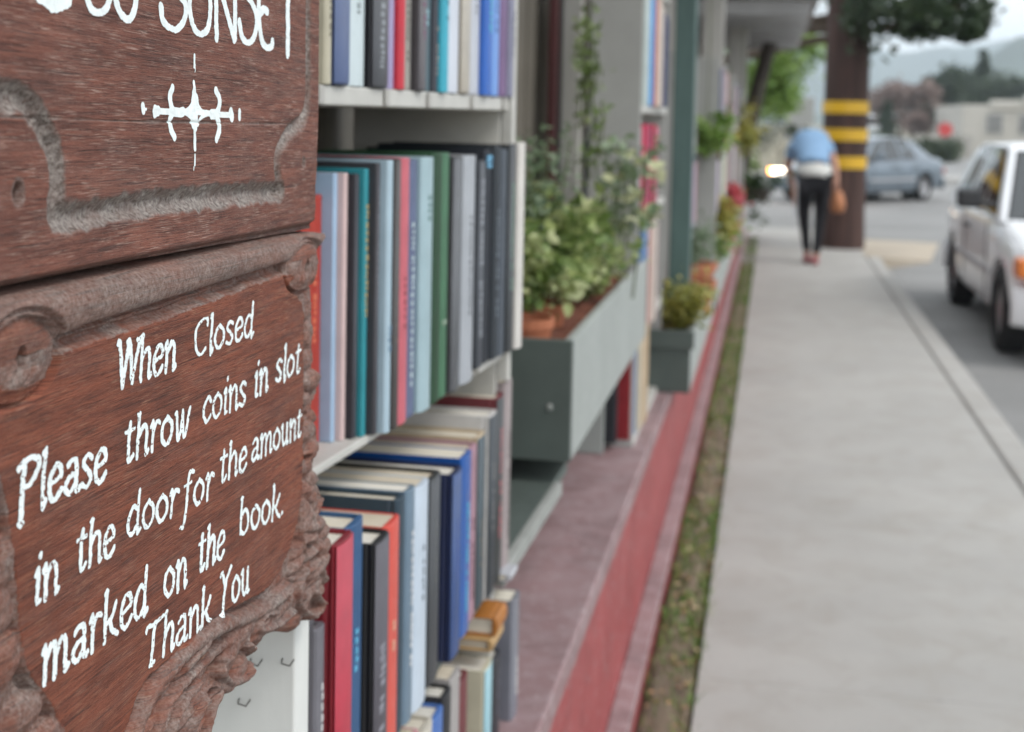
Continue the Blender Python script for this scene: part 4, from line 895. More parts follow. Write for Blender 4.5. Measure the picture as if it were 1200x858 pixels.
sign_u = empty('carved_sign_board', label='upper carved red wooden board with painted fork-shaped emblem and big cut-off white capitals', cat='sign board'); sign_u.matrix_world = SIGN_M
sign_l = empty('carved_sign_board', label='lower carved red wooden board telling customers where to throw coins when closed', cat='sign board'); sign_l.matrix_world = SIGN_M
me, gu_ = board_mesh('board', upper_h, UP_SIL, uv(-100, 300)[0], .014, -.105, .180, .0008, M_UP, .032); inst('board', me, sign_u)
me, gl_ = board_mesh('board', lower_h, LO_SIL, uv(-100, 300)[0], .036, -.305, .004, .0008, M_LO, .034); inst('board', me, sign_l)

# ---- hand lettering: brush strokes contoured into thin paint
G = {
 'W': (1.5, [[(0, 1.9), (.12, 1.88), (.42, 0)], [(.42, 0), (.72, 1.75)], [(.62, 1.85), (.78, 1.85), (1.05, .05)], [(1.05, .05), (1.45, 1.85)], [(1.3, 1.85), (1.5, 1.88)]]),
 'h': (.95, [[(.15, 2.0), (.15, 0)], [(.05, 1.95), (.22, 2.02)], [(.15, .65), (.5, 1.05), (.72, .85), (.72, .3), (.75, 0), (.9, .1)]]),
 'e': (.85, [[(.12, .48), (.68, .66), (.62, .95), (.4, 1.03), (.15, .72), (.12, .4), (.2, .1), (.45, -.02), (.75, .22)]]),
 'n': (.98, [[(.05, .92), (.18, 1.0), (.2, 0)], [(.2, .62), (.5, 1.02), (.73, .85), (.75, .25), (.78, 0), (.92, .1)]]),
 'C': (1.15, [[(1.0, 1.45), (.95, 1.85), (.65, 1.95), (.3, 1.6), (.12, .95), (.25, .3), (.6, 0), (.95, .2)]]),
 'l': (.42, [[(.08, 1.95), (.2, 2.0), (.2, 0), (.35, .08)]]),
 'o': (.95, [[(.45, 1.0), (.15, .75), (.12, .3), (.42, 0), (.75, .25), (.78, .7), (.45, 1.0)]]),
 's': (.75, [[(.62, .88), (.35, 1.02), (.14, .78), (.38, .52), (.6, .28), (.4, 0), (.08, .12)]]),
 'd': (.98, [[(.7, .85), (.4, 1.02), (.12, .6), (.15, .15), (.4, 0), (.7, .3)], [(.72, 2.0), (.72, .15), (.78, 0), (.92, .1)]]),
 'P': (1.15, [[(.3, 1.75), (.3, -.35)], [(.02, 1.5), (.25, 1.82), (.65, 1.95), (1.0, 1.7), (1.02, 1.15), (.7, .75), (.3, .7)], [(.16, -.35), (.42, -.35)]]),
 'a': (.95, [[(.2, .88), (.45, 1.02), (.68, .85), (.7, .15), (.8, 0), (.92, .08)], [(.7, .6), (.3, .5), (.12, .22), (.35, 0), (.68, .25)]]),
 't': (.7, [[(.3, 1.6), (.28, .2), (.42, 0), (.6, .15)], [(.03, 1.05), (.6, 1.12)]]),
 'r': (.75, [[(.05, .92), (.2, 1.0), (.2, 0)], [(.2, .6), (.42, 1.0), (.68, .92)]]),
 'w': (1.3, [[(.05, 1.0), (.18, .95), (.3, .05), (.48, .15), (.62, .85)], [(.62, 1.0), (.72, .1), (.9, .1), (1.15, 1.0)]]),
 'c': (.8, [[(.68, .8), (.45, 1.02), (.15, .7), (.13, .3), (.4, 0), (.7, .2)]]),
 'i': (.45, [[(.08, .92), (.22, 1.0), (.2, .1), (.38, .05)], [(.24, 1.80), (.27, 1.88)]]),
 'm': (1.45, [[(.05, .92), (.18, 1.0), (.2, 0)], [(.2, .62), (.45, 1.02), (.66, .85), (.68, 0)], [(.68, .62), (.95, 1.02), (1.17, .85), (1.18, .2), (1.22, 0), (1.38, .1)]]),
 'u': (.98, [[(.05, .95), (.18, 1.0), (.2, .3), (.4, 0), (.68, .3)], [(.7, 1.0), (.72, .1), (.9, .05)]]),
 'k': (.98, [[(.15, 2.0), (.15, 0)], [(.05, 1.95), (.2, 2.02)], [(.75, 1.0), (.5, .62), (.18, .5)], [(.4, .55), (.6, .2), (.9, 0)]]),
 'f': (.75, [[(.68, 1.85), (.5, 2.0), (.34, 1.7), (.3, .2), (.15, -.6), (-.08, -.62)], [(.05, 1.02), (.6, 1.1)]]),
 'b': (.98, [[(.15, 2.0), (.15, .1)], [(.05, 1.95), (.2, 2.02)], [(.15, .65), (.45, 1.02), (.75, .75), (.75, .25), (.45, 0), (.15, .15)]]),
 'T': (1.2, [[(.02, 1.6), (.12, 1.85), (.5, 1.75), (1.1, 1.95)], [(.6, 1.8), (.5, .3), (.55, 0)], [(.4, -.02), (.7, .02)]]),
 'Y': (1.15, [[(.02, 1.75), (.2, 1.85), (.5, .95)], [(1.0, 1.95), (.5, .8), (.35, -.1), (.12, -.15)]]),
 '.': (.3, [[(.12, .1), (.15, .13)]]),
}
def contour(cells, wfun, u0, u1, v0, v1, st, hgrid, name, parent, off=.00035):
    us = np.arange(u0, u1, st); vs = np.arange(v0, v1, st); U, V = np.meshgrid(us, vs, indexing='ij')
    S = wfun(U, V)                                          # < 0 where painted
    gus, gvs, hh = hgrid
    verts = []; tris = []; key = {}
    def vid(i, j, e):
        k = (i, j, e)
        if k in key: return key[k]
        if e == 0: p = (us[i], vs[j])
        elif e == 1: a, b = S[i, j], S[i + 1, j]; p = (us[i] + st * a / (a - b), vs[j])
        else: a, b = S[i, j], S[i, j + 1]; p = (us[i], vs[j] + st * a / (a - b))
        key[k] = len(verts); verts.append(p); return key[k]
    A = S < 0
    any_ = A[:-1, :-1] | A[1:, :-1] | A[:-1, 1:] | A[1:, 1:]
    for i, j in zip(*np.nonzero(any_)):
        i = int(i); j = int(j)
        cs = [(i, j), (i + 1, j), (i + 1, j + 1), (i, j + 1)]; poly = []
        for k in range(4):
            a = cs[k]; b = cs[(k + 1) % 4]
            if A[a]: poly.append(vid(a[0], a[1], 0))
            if A[a] != A[b]:
                if k == 0: poly.append(vid(i, j, 1))
                elif k == 1: poly.append(vid(i + 1, j, 2))
                elif k == 2: poly.append(vid(i, j + 1, 1))
                else: poly.append(vid(i, j, 2))
        if len(poly) >= 3: tris.append(tuple(poly))
    if not verts: return None
    P = np.array(verts); iu = np.clip(((P[:, 0] - gus[0]) / (gus[1] - gus[0])), 0, len(gus) - 2.001); iv = np.clip(((P[:, 1] - gvs[0]) / (gvs[1] - gvs[0])), 0, len(gvs) - 2.001)
    a = iu.astype(int); b = iv.astype(int); fu = iu - a; fv = iv - b
    hv = (hh[a, b] * (1 - fu) + hh[a + 1, b] * fu) * (1 - fv) + (hh[a, b + 1] * (1 - fu) + hh[a + 1, b + 1] * fu) * fv
    V3 = [(p[0], -(q + off), p[1]) for p, q in zip(P, hv)]
    me = bpy.data.meshes.new(name); me.from_pydata(V3, [], tris); me.materials.append(M_PAINT); me.update()
    return inst(name, me, parent)
def strokes_sdf(strokes, seed=0, rough=.25):
    """strokes: list of (points uv, half width) -> painted field; thin when the brush runs level, thick when it runs down"""
    def f(U, V):
        S = np.full(U.shape, 1.0)
        for pts, w in strokes:
            for i in range(len(pts) - 1):
                a, b = pts[i], pts[i + 1]; ab = b - a; L = ab.dot(ab) + 1e-14; ln = math.sqrt(L)
                k = .58 + .42 * abs(ab[1]) / ln
                t = np.clip(((U - a[0]) * ab[0] + (V - a[1]) * ab[1]) / L, 0, 1)
                S = np.minimum(S, np.hypot(U - a[0] - t * ab[0], V - a[1] - t * ab[1]) - w * k)
        wd = strokes[0][1]
        S += (fbm(U, V, 520, 60 + seed, 3) - .45) * wd * rough * 3.2
        S = np.maximum(S, (fbm(U, V * 1.8, 520, 90 + seed, 3) - .64) * .004 + .0)  if rough > .2 else S
        return S
    return f
def word(txt, xa, ya, xb, yb, xh_px, parent, hg, seed, wt=.122):
    A = uv(xa, ya); B = uv(xb, yb)
    xh = abs(uv(xa, ya - xh_px)[1] - A[1])
    tot = sum(G[c][0] for c in txt); d = (B - A); adv = d / tot
    rs = random.Random(seed); st = []; x = 0
    for c in txt:
        w_, ss = G[c]
        for s_ in ss:
            pts = smooth(s_, 5) if len(s_) > 2 else np.array(s_, float)
            P = np.array([A + adv * (x + p[0] + (p[1] * .08)) + np.array([0, (p[1] if p[1] < 1.05 else 1.05 + (p[1] - 1.05) * .52) * xh]) for p in pts])
            st.append((P, xh * wt * rs.uniform(.92, 1.12)))
        x += w_
    allp = np.concatenate([p for p, _ in st]); m = xh * .3
    f = strokes_sdf(st, seed)
    o = contour(None, f, allp[:, 0].min() - m, allp[:, 0].max() + m, allp[:, 1].min() - m, allp[:, 1].max() + m, .00042, hg, 'lettering', parent)
    if o: o['label'] = 'white painted word reading ' + txt.strip('.')
LINES = [('When', 135, 455, 206, 431, 34), ('Closed', 225, 419, 297, 392, 27),
 ('Please', 17, 603, 125, 561, 40), ('throw', 144, 543, 223, 508, 33), ('coins', 236, 497, 288, 473, 28), ('in', 297, 466, 314, 456, 26), ('slot', 322, 448, 352, 435, 24),
 ('in', 38, 710, 69, 692, 37), ('the', 88, 671, 134, 648, 34), ('door', 147, 629, 209, 602, 31), ('for', 213, 600, 250, 581, 28), ('the', 256, 566, 289, 549, 26), ('amount', 293, 542, 353, 510, 24),
 ('marked', 46, 805, 173, 716, 40), ('on', 190, 702, 219, 685, 32), ('the', 231, 671, 263, 651, 30), ('book.', 279, 628, 332, 603, 27),
 ('Thank', 168, 785, 248, 727, 32), ('You', 256, 718, 292, 692, 29)]
for k, (tx, xa, ya, xb, yb, xh) in enumerate(LINES): word(tx, xa, ya, xb, yb, xh, sign_l, gl_, k)
# ---- capitals and numerals of the upper board, drawn by eye in sign space
def brush(paths, parent, hg, seed, lab, rough=.12, name='lettering'):
    st = []
    for pts, w in paths:
        P = UV(smooth(pts, 6) if len(pts) > 2 else pts); st.append((P, w))
    allp = np.concatenate([p for p, _ in st]); m = .006
    o = contour(None, strokes_sdf(st, seed, rough), allp[:, 0].min() - m, allp[:, 0].max() + m, allp[:, 1].min() - m, allp[:, 1].max() + m, .00042, hg, name, parent)
    if o: o['label'] = lab
W0 = .0031
brush([([(45, -60), (60, -70), (76, -55), (76, -38), (62, -30), (77, -20), (79, 0), (70, 7), (62, 9), (55, 3), (46, -4), (45, -10)], .0038), ([(56, -6), (64, 3), (70, -6)], .0034)], sign_u, gu_, 40, 'white numeral three, cut off by the picture edge')
brush([([(114, -62), (101, -45), (99, -15), (105, 8), (114, 15), (124, 9), (129, -10), (127, -45), (114, -62)], .0029)], sign_u, gu_, 41, 'white numeral nought after the three')
brush([([(146, -58), (135, -42), (134, -10), (139, 12), (149, 23), (156, 14), (159, -5), (157, -42), (146, -58)], .0030)], sign_u, gu_, 42, 'white numeral nought before the large S')
brush([([(212, -30), (198, -44), (188, -30), (194, -12), (208, -5), (217, 5), (216, 22), (208, 34), (200, 33), (191, 24), (188, 8)], .0030)], sign_u, gu_, 43, 'white capital S, first of its word')
brush([([(222, -30), (222, 10), (227, 32), (235, 40), (243, 33), (246, 12), (245, -28)], .0030)], sign_u, gu_, 44, 'white capital U')
brush([([(253, -30), (253, 44)], .0032), ([(254, -30), (263, 5), (274, 46)], .0034), ([(275, 44), (275, -28)], .0034)], sign_u, gu_, 45, 'white capital N')
brush([([(296, -22), (286, -34), (281, -22), (285, -8), (295, 4), (300, 22), (298, 42), (291, 50), (284, 44), (280, 26)], .0034)], sign_u, gu_, 46, 'white capital S before the E')
brush([([(315, -30), (306, -20), (303, 0), (303, 25), (307, 48), (313, 56), (318, 54), (319, 50)], .0036), ([(304, 16), (309, 11), (313, 14)], .0040)], sign_u, gu_, 47, 'white capital E')
brush([([(337, -25), (337, 62)], .0042), ([(328, -24), (347, -20)], .0034)], sign_u, gu_, 48, 'white capital T')
em = [([(227, 97), (227, 125)], 0.0017), ([(227, 108), (227, 130), (228, 150)], 0.0028), ([(228, 118), (227, 131), (227, 142)], 0.0052), ([(227, 140), (228, 174)], 0.0019), ([(180, 130), (200, 131), (228, 131), (252, 134), (272, 135)], 0.0031),
      ([(202, 103), (199, 112), (200, 124), (203, 130)], 0.0028), ([(203, 131), (199, 140), (200, 152), (204, 161)], 0.0028), ([(253, 106), (257, 116), (256, 126), (252, 134)], 0.0030), ([(252, 134), (256, 145), (256, 154), (253, 163)], 0.0030),
      ([(203, 131), (210, 132), (214, 131)], 0.0046), ([(247, 134), (253, 134)], 0.0055), ([(181, 127), (185, 130), (181, 134)], 0.0031), ([(270, 132), (271, 137)], 0.0038), ([(215, 131), (222, 126), (226, 118)], 0.0017), ([(230, 118), (234, 128), (242, 133)], 0.0017), ([(215, 132), (223, 138), (226, 146)], 0.0017), ([(231, 146), (235, 138), (243, 134)], 0.0017)]
brush(em, sign_u, gu_, 50, 'white forked emblem with a crossbar', .06, 'emblem')
for k, pp in enumerate(([([(167, 124), (168, 130)], .0022), ([(167, 128), (171, 128)], .0014)], [([(280, 131), (280, 138)], .0023)], [([(227, 65), (227, 78)], .0013), ([(228, 76), (228, 84)], .0006)], [([(228, 182), (228, 193)], .0011), ([(227, 196), (227, 199)], .0006)])):
    brush(pp, sign_u, gu_, 51 + k, ('left dot of the emblem', 'right dot of the emblem', 'top drip of the emblem', 'bottom drip of the emblem')[k], .06, 'emblem')
# ================================================================== UTILITY POLE
pp = at_z(985, 290, 0.0)
pole = empty('utility_pole', (pp.x, pp.y, 0), 0, 'thick brown wooden utility pole with three yellow reflective bands', 'utility pole')
PR = .245
mt, t, b = nmat('pole_wood'); v = coords(t, (14, 14, .6)); n1 = noise(t, v, 1.0, 6, .65); n2 = noise(t, coords(t, (60, 60, 2)), 1, 4, .6)
c = ramp(t, n1, [(.3, (.028, .016, .013)), (.55, (.062, .031, .025)), (.8, (.12, .065, .050))]); c = mix(t, ramp(t, n2, [(.32, .8), (.45, 0)]), c, (.015, .010, .008)); t.links.new(c, b.inputs['Base Color']); b.inputs['Roughness'].default_value = .85; bump(t, b, n2, .7, .01)
m = MB(); n = 40; rs = random.Random(2); off = [rs.uniform(-.006, .006) for _ in range(n)]; vs = []; zs = [0, .05, .4, .9, 1.3, 1.8, 2.6, 3.6, 5, 7, 9.5]
for z in zs:
    for k in range(n): r_ = PR * (1.03 if z < .1 else 1 - z * .012) + off[k] * (1 - .4 * math.sin(z * 2 + k)); an = 2 * math.pi * k / n; vs.append((r_ * math.cos(an), r_ * math.sin(an), z))
m.add(vs, [(i * n + k, i * n + (k + 1) % n, (i + 1) * n + (k + 1) % n, (i + 1) * n + k) for i in range(len(zs) - 1) for k in range(n)] + [tuple(range((len(zs) - 1) * n, len(zs) * n))])
m.build('shaft', mt, pole, smooth=True)
M_YB = surf('yellow_band', (.68, .40, .015), .4, .08, 20, .15, 90, .002)
for py in (126, 158, 190):
    z = at_y(990, py, pp.y).z; h = .066
    MB().lathe([(PR + .001, z - h), (PR + .007, z - h), (PR + .007, z + h), (PR + .001, z + h)], n=40).build('reflective_band', M_YB, pole, smooth=False)
MB().box((-1.2, -.06, 8.6), (1.2, .06, 8.74)).build('crossarm', mt, pole, bevel=.01)
for x in (-1.1, -.6, .6, 1.1): MB().lathe([(.001, 8.74), (.03, 8.74), (.03, 8.80), (.055, 8.83), (.055, 8.87), (.02, 8.93), (.001, 8.93)], (x, 0, 0), 12).build('insulator', cm((120, 130, 130), .3, 'glaze'), pole)

# ================================================================== PERSON
def skin(name, verts, edges, radii, mat, parent, root=0, sub=2):
    me = bpy.data.meshes.new(name); me.from_pydata(verts, edges, []); o = bpy.data.objects.new(name, me); COL.objects.link(o)
    md = o.modifiers.new('skin', 'SKIN'); md.use_smooth_shade = True; md.branch_smoothing = .6
    for i, r_ in enumerate(radii):
        sv = me.skin_vertices[0].data[i]; sv.radius = r_ if isinstance(r_, tuple) else (r_, r_); sv.use_root = (i == root)
    s = o.modifiers.new('sub', 'SUBSURF'); s.levels = sub; s.render_levels = sub
    me.materials.append(mat); o.parent = parent; return o
fp_ = at_z(951, 309, 0.0)
per = empty('person', (fp_.x, fp_.y, 0), R(0), 'person in a light blue shirt and black leggings bending forward by the pole', 'person')
SKIN = surf('skin', (.42, .215, .145), .5, .08, 20, .1, 200, .001); CLB = surf('black_leggings', (.006, .006, .009), .9, .2, 14, .2, 80, .003)
SHIRT = surf('light_blue_shirt', (.20, .33, .50), .85, .12, 10, .3, 30, .01); HEM = surf('white_shirt_hem', (.58, .58, .55), .85, .1, 10, .2, 30, .005)
HAIR = surf('dark_hair', (.04, .028, .02), .55, .2, 40); SHOE = surf('red_shoe', (.34, .10, .11), .6, .15, 20)
# body: one continuous skinned figure, walking away (+y), stooped forward and to the left; weight on the right leg
V = [(0, 0, .84),            # 0 pelvis
     (-.005, .06, .98), (-.02, .17, 1.12), (-.035, .32, 1.20), (-.06, .46, 1.17),   # 1-4 spine to neck base
     (-.075, .54, 1.10), (-.085, .62, 1.05),   # 5 neck, 6 head
     (-.078, .01, .80), (-.09, .05, .47), (-.045, .02, .10), (-.045, .10, .045),   # 7-10 left leg
     (.078, .01, .80), (.07, .03, .46), (.035, -.10, .09), (.025, -.02, .04),    # 11-14 right leg
     (-.20, .36, 1.15), (-.26, .42, .93), (-.20, .52, .75), (-.19, .55, .67),      # 15-18 left arm
     (.13, .34, 1.17), (.205, .27, .95), (.215, .20, .73), (.212, .18, .655)]      # 19-22 right arm
E = [(0, 1), (1, 2), (2, 3), (3, 4), (4, 5), (5, 6), (0, 7), (7, 8), (8, 9), (9, 10), (0, 11), (11, 12), (12, 13), (13, 14), (3, 15), (15, 16), (16, 17), (17, 18), (3, 19), (19, 20), (20, 21), (21, 22)]
Rr = [(.135, .115), (.125, .10), (.145, .11), (.15, .11), (.06, .06), .048, .085, (.088, .088), .055, .034, .035, (.088, .088), .055, .034, .035, .055, .042, .032, .028, .055, .043, .034, .028]
skin('body', V, E, Rr, SKIN, per)
def legpart(sgn):
    a = (7, 8, 9) if sgn < 0 else (11, 12, 13)
    return [V[i] for i in a]
# clothing a little outside the body
skin('leggings', [V[0], V[7], V[8], V[9], V[11], V[12], V[13]], [(0, 1), (1, 2), (2, 3), (0, 4), (4, 5), (5, 6)], [(.148, .128), (.100, .100), .064, .040, (.100, .100), .064, .040], CLB, per)
skin('shirt', [(-.003, .04, .945), V[2], V[3], (-.05, .43, 1.17), V[15], (-.24, .395, 1.00), V[19], (.175, .30, 1.04)], [(0, 1), (1, 2), (2, 3), (2, 4), (4, 5), (2, 6), (6, 7)], [(.175, .14), (.200, .15), (.205, .155), (.13, .11), .08, .064, .08, .066], SHIRT, per, 1)
m = MB(); vs = []
for j, (z, y, rx, ry) in enumerate(((.985, .06, .150, .125), (.92, .035, .166, .145), (.865, .015, .172, .150), (.86, .015, .164, .142))):
    for k in range(28): an = 2 * math.pi * k / 28; vs.append((rx * math.cos(an) * (1 + .02 * math.sin(5 * an)), y + ry * math.sin(an), z + .008 * math.sin(3 * an)))
m.add(vs, [(j * 28 + k, j * 28 + (k + 1) % 28, (j + 1) * 28 + (k + 1) % 28, (j + 1) * 28 + k) for j in range(3) for k in range(28)]).build('shirt_hem', HEM, per, smooth=True)
# head with face, ears and hair, looking down
hd = Matrix.Translation((-.09, .655, 1.01)) @ Matrix.Rotation(R(-118), 4, 'X')
bmh = bmesh.new(); bmesh.ops.create_uvsphere(bmh, u_segments=20, v_segments=14, radius=.1)
for v in bmh.verts: v.co.x *= .78; v.co.z *= 1.15; v.co.y *= .95; v.co.x *= 1 - .25 * max(0, -v.co.z / .115)
mh = bpy.data.meshes.new('head'); bmh.to_mesh(mh); bmh.free(); mh.materials.append(SKIN); mh.polygons.foreach_set('use_smooth', [True] * len(mh.polygons)); ho = inst('head', mh, per); ho.matrix_local = hd
for nm, vs in (('nose', ((0, .105, -.01), .016, .02)), ('ear', ((.078, 0, -.005), .012, .028)), ('ear', ((-.078, 0, -.005), .012, .028)), ('eye', ((.03, .088, .015), .012, .009)), ('eye', ((-.03, .088, .015), .012, .009)), ('mouth', ((0, .090, -.05), .024, .006))):
    bm_ = bmesh.new(); bmesh.ops.create_uvsphere(bm_, u_segments=10, v_segments=8, radius=1); 
    for v in bm_.verts: v.co = Vector((v.co.x * vs[1], v.co.y * vs[1], v.co.z * vs[2])) + Vector(vs[0])
    me_ = bpy.data.meshes.new(nm); bm_.to_mesh(me_); bm_.free(); me_.materials.append({'eye': HEM, 'mouth': SHOE}.get(nm, SKIN)); inst(nm, me_, ho)
bmh = bmesh.new(); bmesh.ops.create_uvsphere(bmh, u_segments=20, v_segments=14, radius=.108)
for v in list(bmh.verts):
    if v.co.y > .045 and v.co.z < .06: bmh.verts.remove(v)
for v in bmh.verts: v.co.x *= .82; v.co.z *= 1.12; v.co.z -= .06 * max(0, -v.co.y / .1) * (v.co.z < 0)
mh = bpy.data.meshes.new('hair'); bmh.to_mesh(mh); bmh.free(); mh.materials.append(HAIR); inst('hair', mh, ho).modifiers.new('s', 'SOLIDIFY').thickness = .006
for sx, base, d in ((1, V[22], (.0, -.02, -1)), (-1, V[18], (0, .05, -1))):     # hands: palm, four fingers, thumb
    bx, by, bz = base; vv = [(bx, by, bz + .02), (bx, by - .002, bz - .035), (bx, by - .002, bz - .07)]; ee = [(0, 1), (1, 2)]; rr_ = [.024, (.022, .036), (.018, .036)]
    skin('palm', vv, ee, rr_, SKIN, per, 0, 1)
    for k, L in enumerate((.066, .076, .070, .054)):
        y = by - .030 + k * .020; skin('finger', [(bx, y, bz - .065), (bx - sx * .004, y, bz - .07 - L * .5), (bx - sx * .018, y, bz - .07 - L)], [(0, 1), (1, 2)], [.0095, .0085, .007], SKIN, per, 0, 1)
    skin('thumb', [(bx - sx * .004, by + .030, bz - .02), (bx - sx * .016, by + .052, bz - .05), (bx - sx * .02, by + .052, bz - .078)], [(0, 1), (1, 2)], [.012, .010, .008], SKIN, per, 0, 1)
for (x, y) in ((-.045, .05), (.030, -.06)):
    q = MB(); vs = []
    for j, (yy, w, h) in enumerate(((-.075, .026, .05), (-.05, .036, .085), (0, .038, .080), (.06, .043, .055), (.11, .040, .04), (.145, .020, .025))):
        for k in range(12): an = 2 * math.pi * k / 12; vs.append((x + w * math.cos(an), y + yy, max(.004, h / 2 + h / 2 * math.sin(an))))
    q.add(vs, [(j * 12 + k, j * 12 + (k + 1) % 12, (j + 1) * 12 + (k + 1) % 12, (j + 1) * 12 + k) for j in range(5) for k in range(12)] + [tuple(range(11, -1, -1)), tuple(range(60, 72))]).build('shoe', SHOE, per, smooth=True)
bag = empty('shoulder_bag', (fp_.x + .235, fp_.y + .16, .60), 0, 'tan orange bag hanging from the hand of the bending person', 'bag')
MB().lathe([(.001, -.10), (.05, -.10), (.075, -.06), (.072, .02), (.045, .10), (.03, .12)], n=14).build('pouch', surf('tan_leather', (.42, .17, .075), .6, .2, 12), bag, smooth=True)
MB().tube([(-.03, 0, .10), (-.022, 0, .17), (-.01, 0, .18), (0.02, 0, .17), (.03, 0, .10)], .006, 6).build('strap', cm((120, 60, 30), .6, 'strap'), bag)

# ================================================================== CARS
def bake(o):
    dg = bpy.context.evaluated_depsgraph_get(); me = bpy.data.meshes.new_from_object(o.evaluated_get(dg)); o.modifiers.clear(); o.data = me
def car_paint(name, c, metal=0.0):
    m, t, b = nmat(name); n1 = noise(t, coords(t), 3, 4, .5)
    t.links.new(ramp(t, n1, [(.3, mul(c, .94)), (.7, mul(c, 1.05))]), b.inputs['Base Color']); b.inputs['Roughness'].default_value = .32; b.inputs['Metallic'].default_value = metal
    b.inputs['Coat Weight'].default_value = .7; b.inputs['Coat Roughness'].default_value = .06; return m
M_GLASS, t, b = nmat('car_glass'); b.inputs['Base Color'].default_value = (.018, .022, .024, 1); b.inputs['Roughness'].default_value = .05; b.inputs['Specular IOR Level'].default_value = .8
M_TYRE = surf('tyre_rubber', (.018, .018, .019), .85, .2, 20, .3, 120, .003); M_RIM = surf('wheel_metal', (.42, .42, .43), .35, .1, 10, .1, 60, .001, metallic=.7); M_PLAS = surf('black_plastic', (.022, .022, .024), .55, .15, 20)
def emis(name, c, s):
    m, t, b = nmat(name); b.inputs['Base Color'].default_value = (*c, 1); b.inputs['Emission Color'].default_value = (*c, 1); b.inputs['Emission Strength'].default_value = s; return m
def car(label, loc, rz, paint, P, lights_on=False, cat='car'):
    """P: profile tables along x (front positive): (x, bottom, belt/hood height, half width at shoulder) and greenhouse outline"""
    root = empty('parked_car' if not lights_on else 'passing_car', loc, rz, label, cat)
    rings = []; 
    for (x, zb, zt, w) in P['body']:
        hw = w; mid = (zb + zt) / 2
        ring = [(x, 0, zb), (x, -hw * .86, zb), (x, -hw * .98, zb + .06), (x, -hw * 1.0, zb + (zt - zb) * .38), (x, -hw * 1.0, zb + (zt - zb) * .70), (x, -hw * .955, zt - .035), (x, -hw * .86, zt), (x, -hw * .4, zt + P.get('crown', .018)), (x, 0, zt + P.get('crown', .022))]
        ring += [(p[0], -p[1], p[2]) for p in ring[-2:0:-1]]
        rings.append(ring)
    n = len(rings[0]); vs = [v for r_ in rings for v in r_]; fs = [(i * n + k, i * n + (k + 1) % n, (i + 1) * n + (k + 1) % n, (i + 1) * n + k) for i in range(len(rings) - 1) for k in range(n)]
    fs += [tuple(range(n - 1, -1, -1)), tuple(range((len(rings) - 1) * n, len(rings) * n))]
    body = MB().add(vs, fs).build('body', paint, root, smooth=True)
    body.parent = None; sb = body.modifiers.new('s', 'SUBSURF'); sb.levels = 2
    cut = MB()
    for wx in P['wheels']:
        for s in (-1, 1): cut.cyl((wx, s * .5, P['r']), (wx, s * 1.3, P['r']), P['r'] * 1.16, n=36)
    co = cut.build('cut', paint); bo = body.modifiers.new('b', 'BOOLEAN'); bo.operation = 'DIFFERENCE'; bo.object = co; bo.solver = 'EXACT'
    bpy.context.view_layer.update(); bake(body); bpy.data.objects.remove(co, do_unlink=True); body.parent = root
    for p in body.data.polygons: p.use_smooth = True
    try: body.data.set_sharp_from_angle(angle=R(38))
    except Exception: pass
    # wells
    q = MB()
    for wx in P['wheels']:
        for s in (-1, 1): MB().cyl((wx, s * .45, P['r']), (wx, s * .499, P['r']), P['r'] * 1.15, n=24).build('wheel_well', M_PLAS, root)
    # greenhouse: ring of base and roof outlines
    base, roof, hw, rw = P['gh']            # base [(x,z)] and roof [(x,z)] from front to rear, with equal counts
    k_ = len(base); tq = MB(); L = []; Rv = []
    nz = lambda a, b, s: [(x, s * b, z) for x, z in a]
    bl, rl = nz(base, hw, -1), nz(roof, rw, -1); br, rr2 = nz(base, hw, 1), nz(roof, rw, 1)
    vs = bl + rl + br + rr2; fs = []
    for i in range(k_ - 1): fs += [(i, i + 1, k_ + i + 1, k_ + i), (2 * k_ + i + 1, 2 * k_ + i, 3 * k_ + i, 3 * k_ + i + 1)]
    rc = []
    for i in range(k_): vs.append((roof[i][0], 0, roof[i][1] + .028)); rc.append(4 * k_ + i)
    for i in range(k_ - 1): fs += [(k_ + i, k_ + i + 1, rc[i + 1], rc[i]), (rc[i], rc[i + 1], 3 * k_ + i + 1, 3 * k_ + i)]
    fs += [(0, k_, rc[0], 3 * k_, 2 * k_), (k_ - 1, 3 * k_ - 1, 4 * k_ - 1, rc[-1], 2 * k_ - 1)]
    gh = MB().add(vs, fs).build('cabin', paint, root, bevel=.035, smooth=True, seg=3)
    # panes: side windows, windscreen, rear window, each a thin slab standing 4 mm proud
    def pane(quad, name='window', inset=.042, mat=M_GLASS):
        c = sum((Vector(v) for v in quad), Vector()) / 4; q4 = [Vector(v) for v in quad]; nr = (q4[1] - q4[0]).cross(q4[3] - q4[0]).normalized()
        if nr.dot(c - Vector((0, 0, .9))) < 0: nr = -nr
        ins = [v + (c - v).normalized() * inset for v in q4]; a = [v + nr * .004 for v in ins]; b_ = [v - nr * .004 for v in ins]
        fr = [v + (c - v).normalized() * (inset * .62) + nr * .002 for v in q4]
        MB().add(a + b_, [(0, 1, 2, 3), (7, 6, 5, 4), (0, 4, 5, 1), (1, 5, 6, 2), (2, 6, 7, 3), (3, 7, 4, 0)]).build(name, mat, root)
        fb = [v - nr * .006 for v in fr]
        MB().add(fr + fb, [(0, 1, 2, 3), (7, 6, 5, 4), (0, 4, 5, 1), (1, 5, 6, 2), (2, 6, 7, 3), (3, 7, 4, 0)]).build('window_seal', M_PLAS, root)
    def lerp(a, b, f): return tuple(a[i] + (b[i] - a[i]) * f for i in range(3))
    for s in (-1, 1):
        B_ = bl if s < 0 else br; T_ = rl if s < 0 else rr2
        for (i, f0, f1) in P['side']:
            pane([lerp(B_[i], B_[i + 1], f0), lerp(B_[i], B_[i + 1], f1), lerp(T_[i], T_[i + 1], f1), lerp(T_[i], T_[i + 1], f0)])
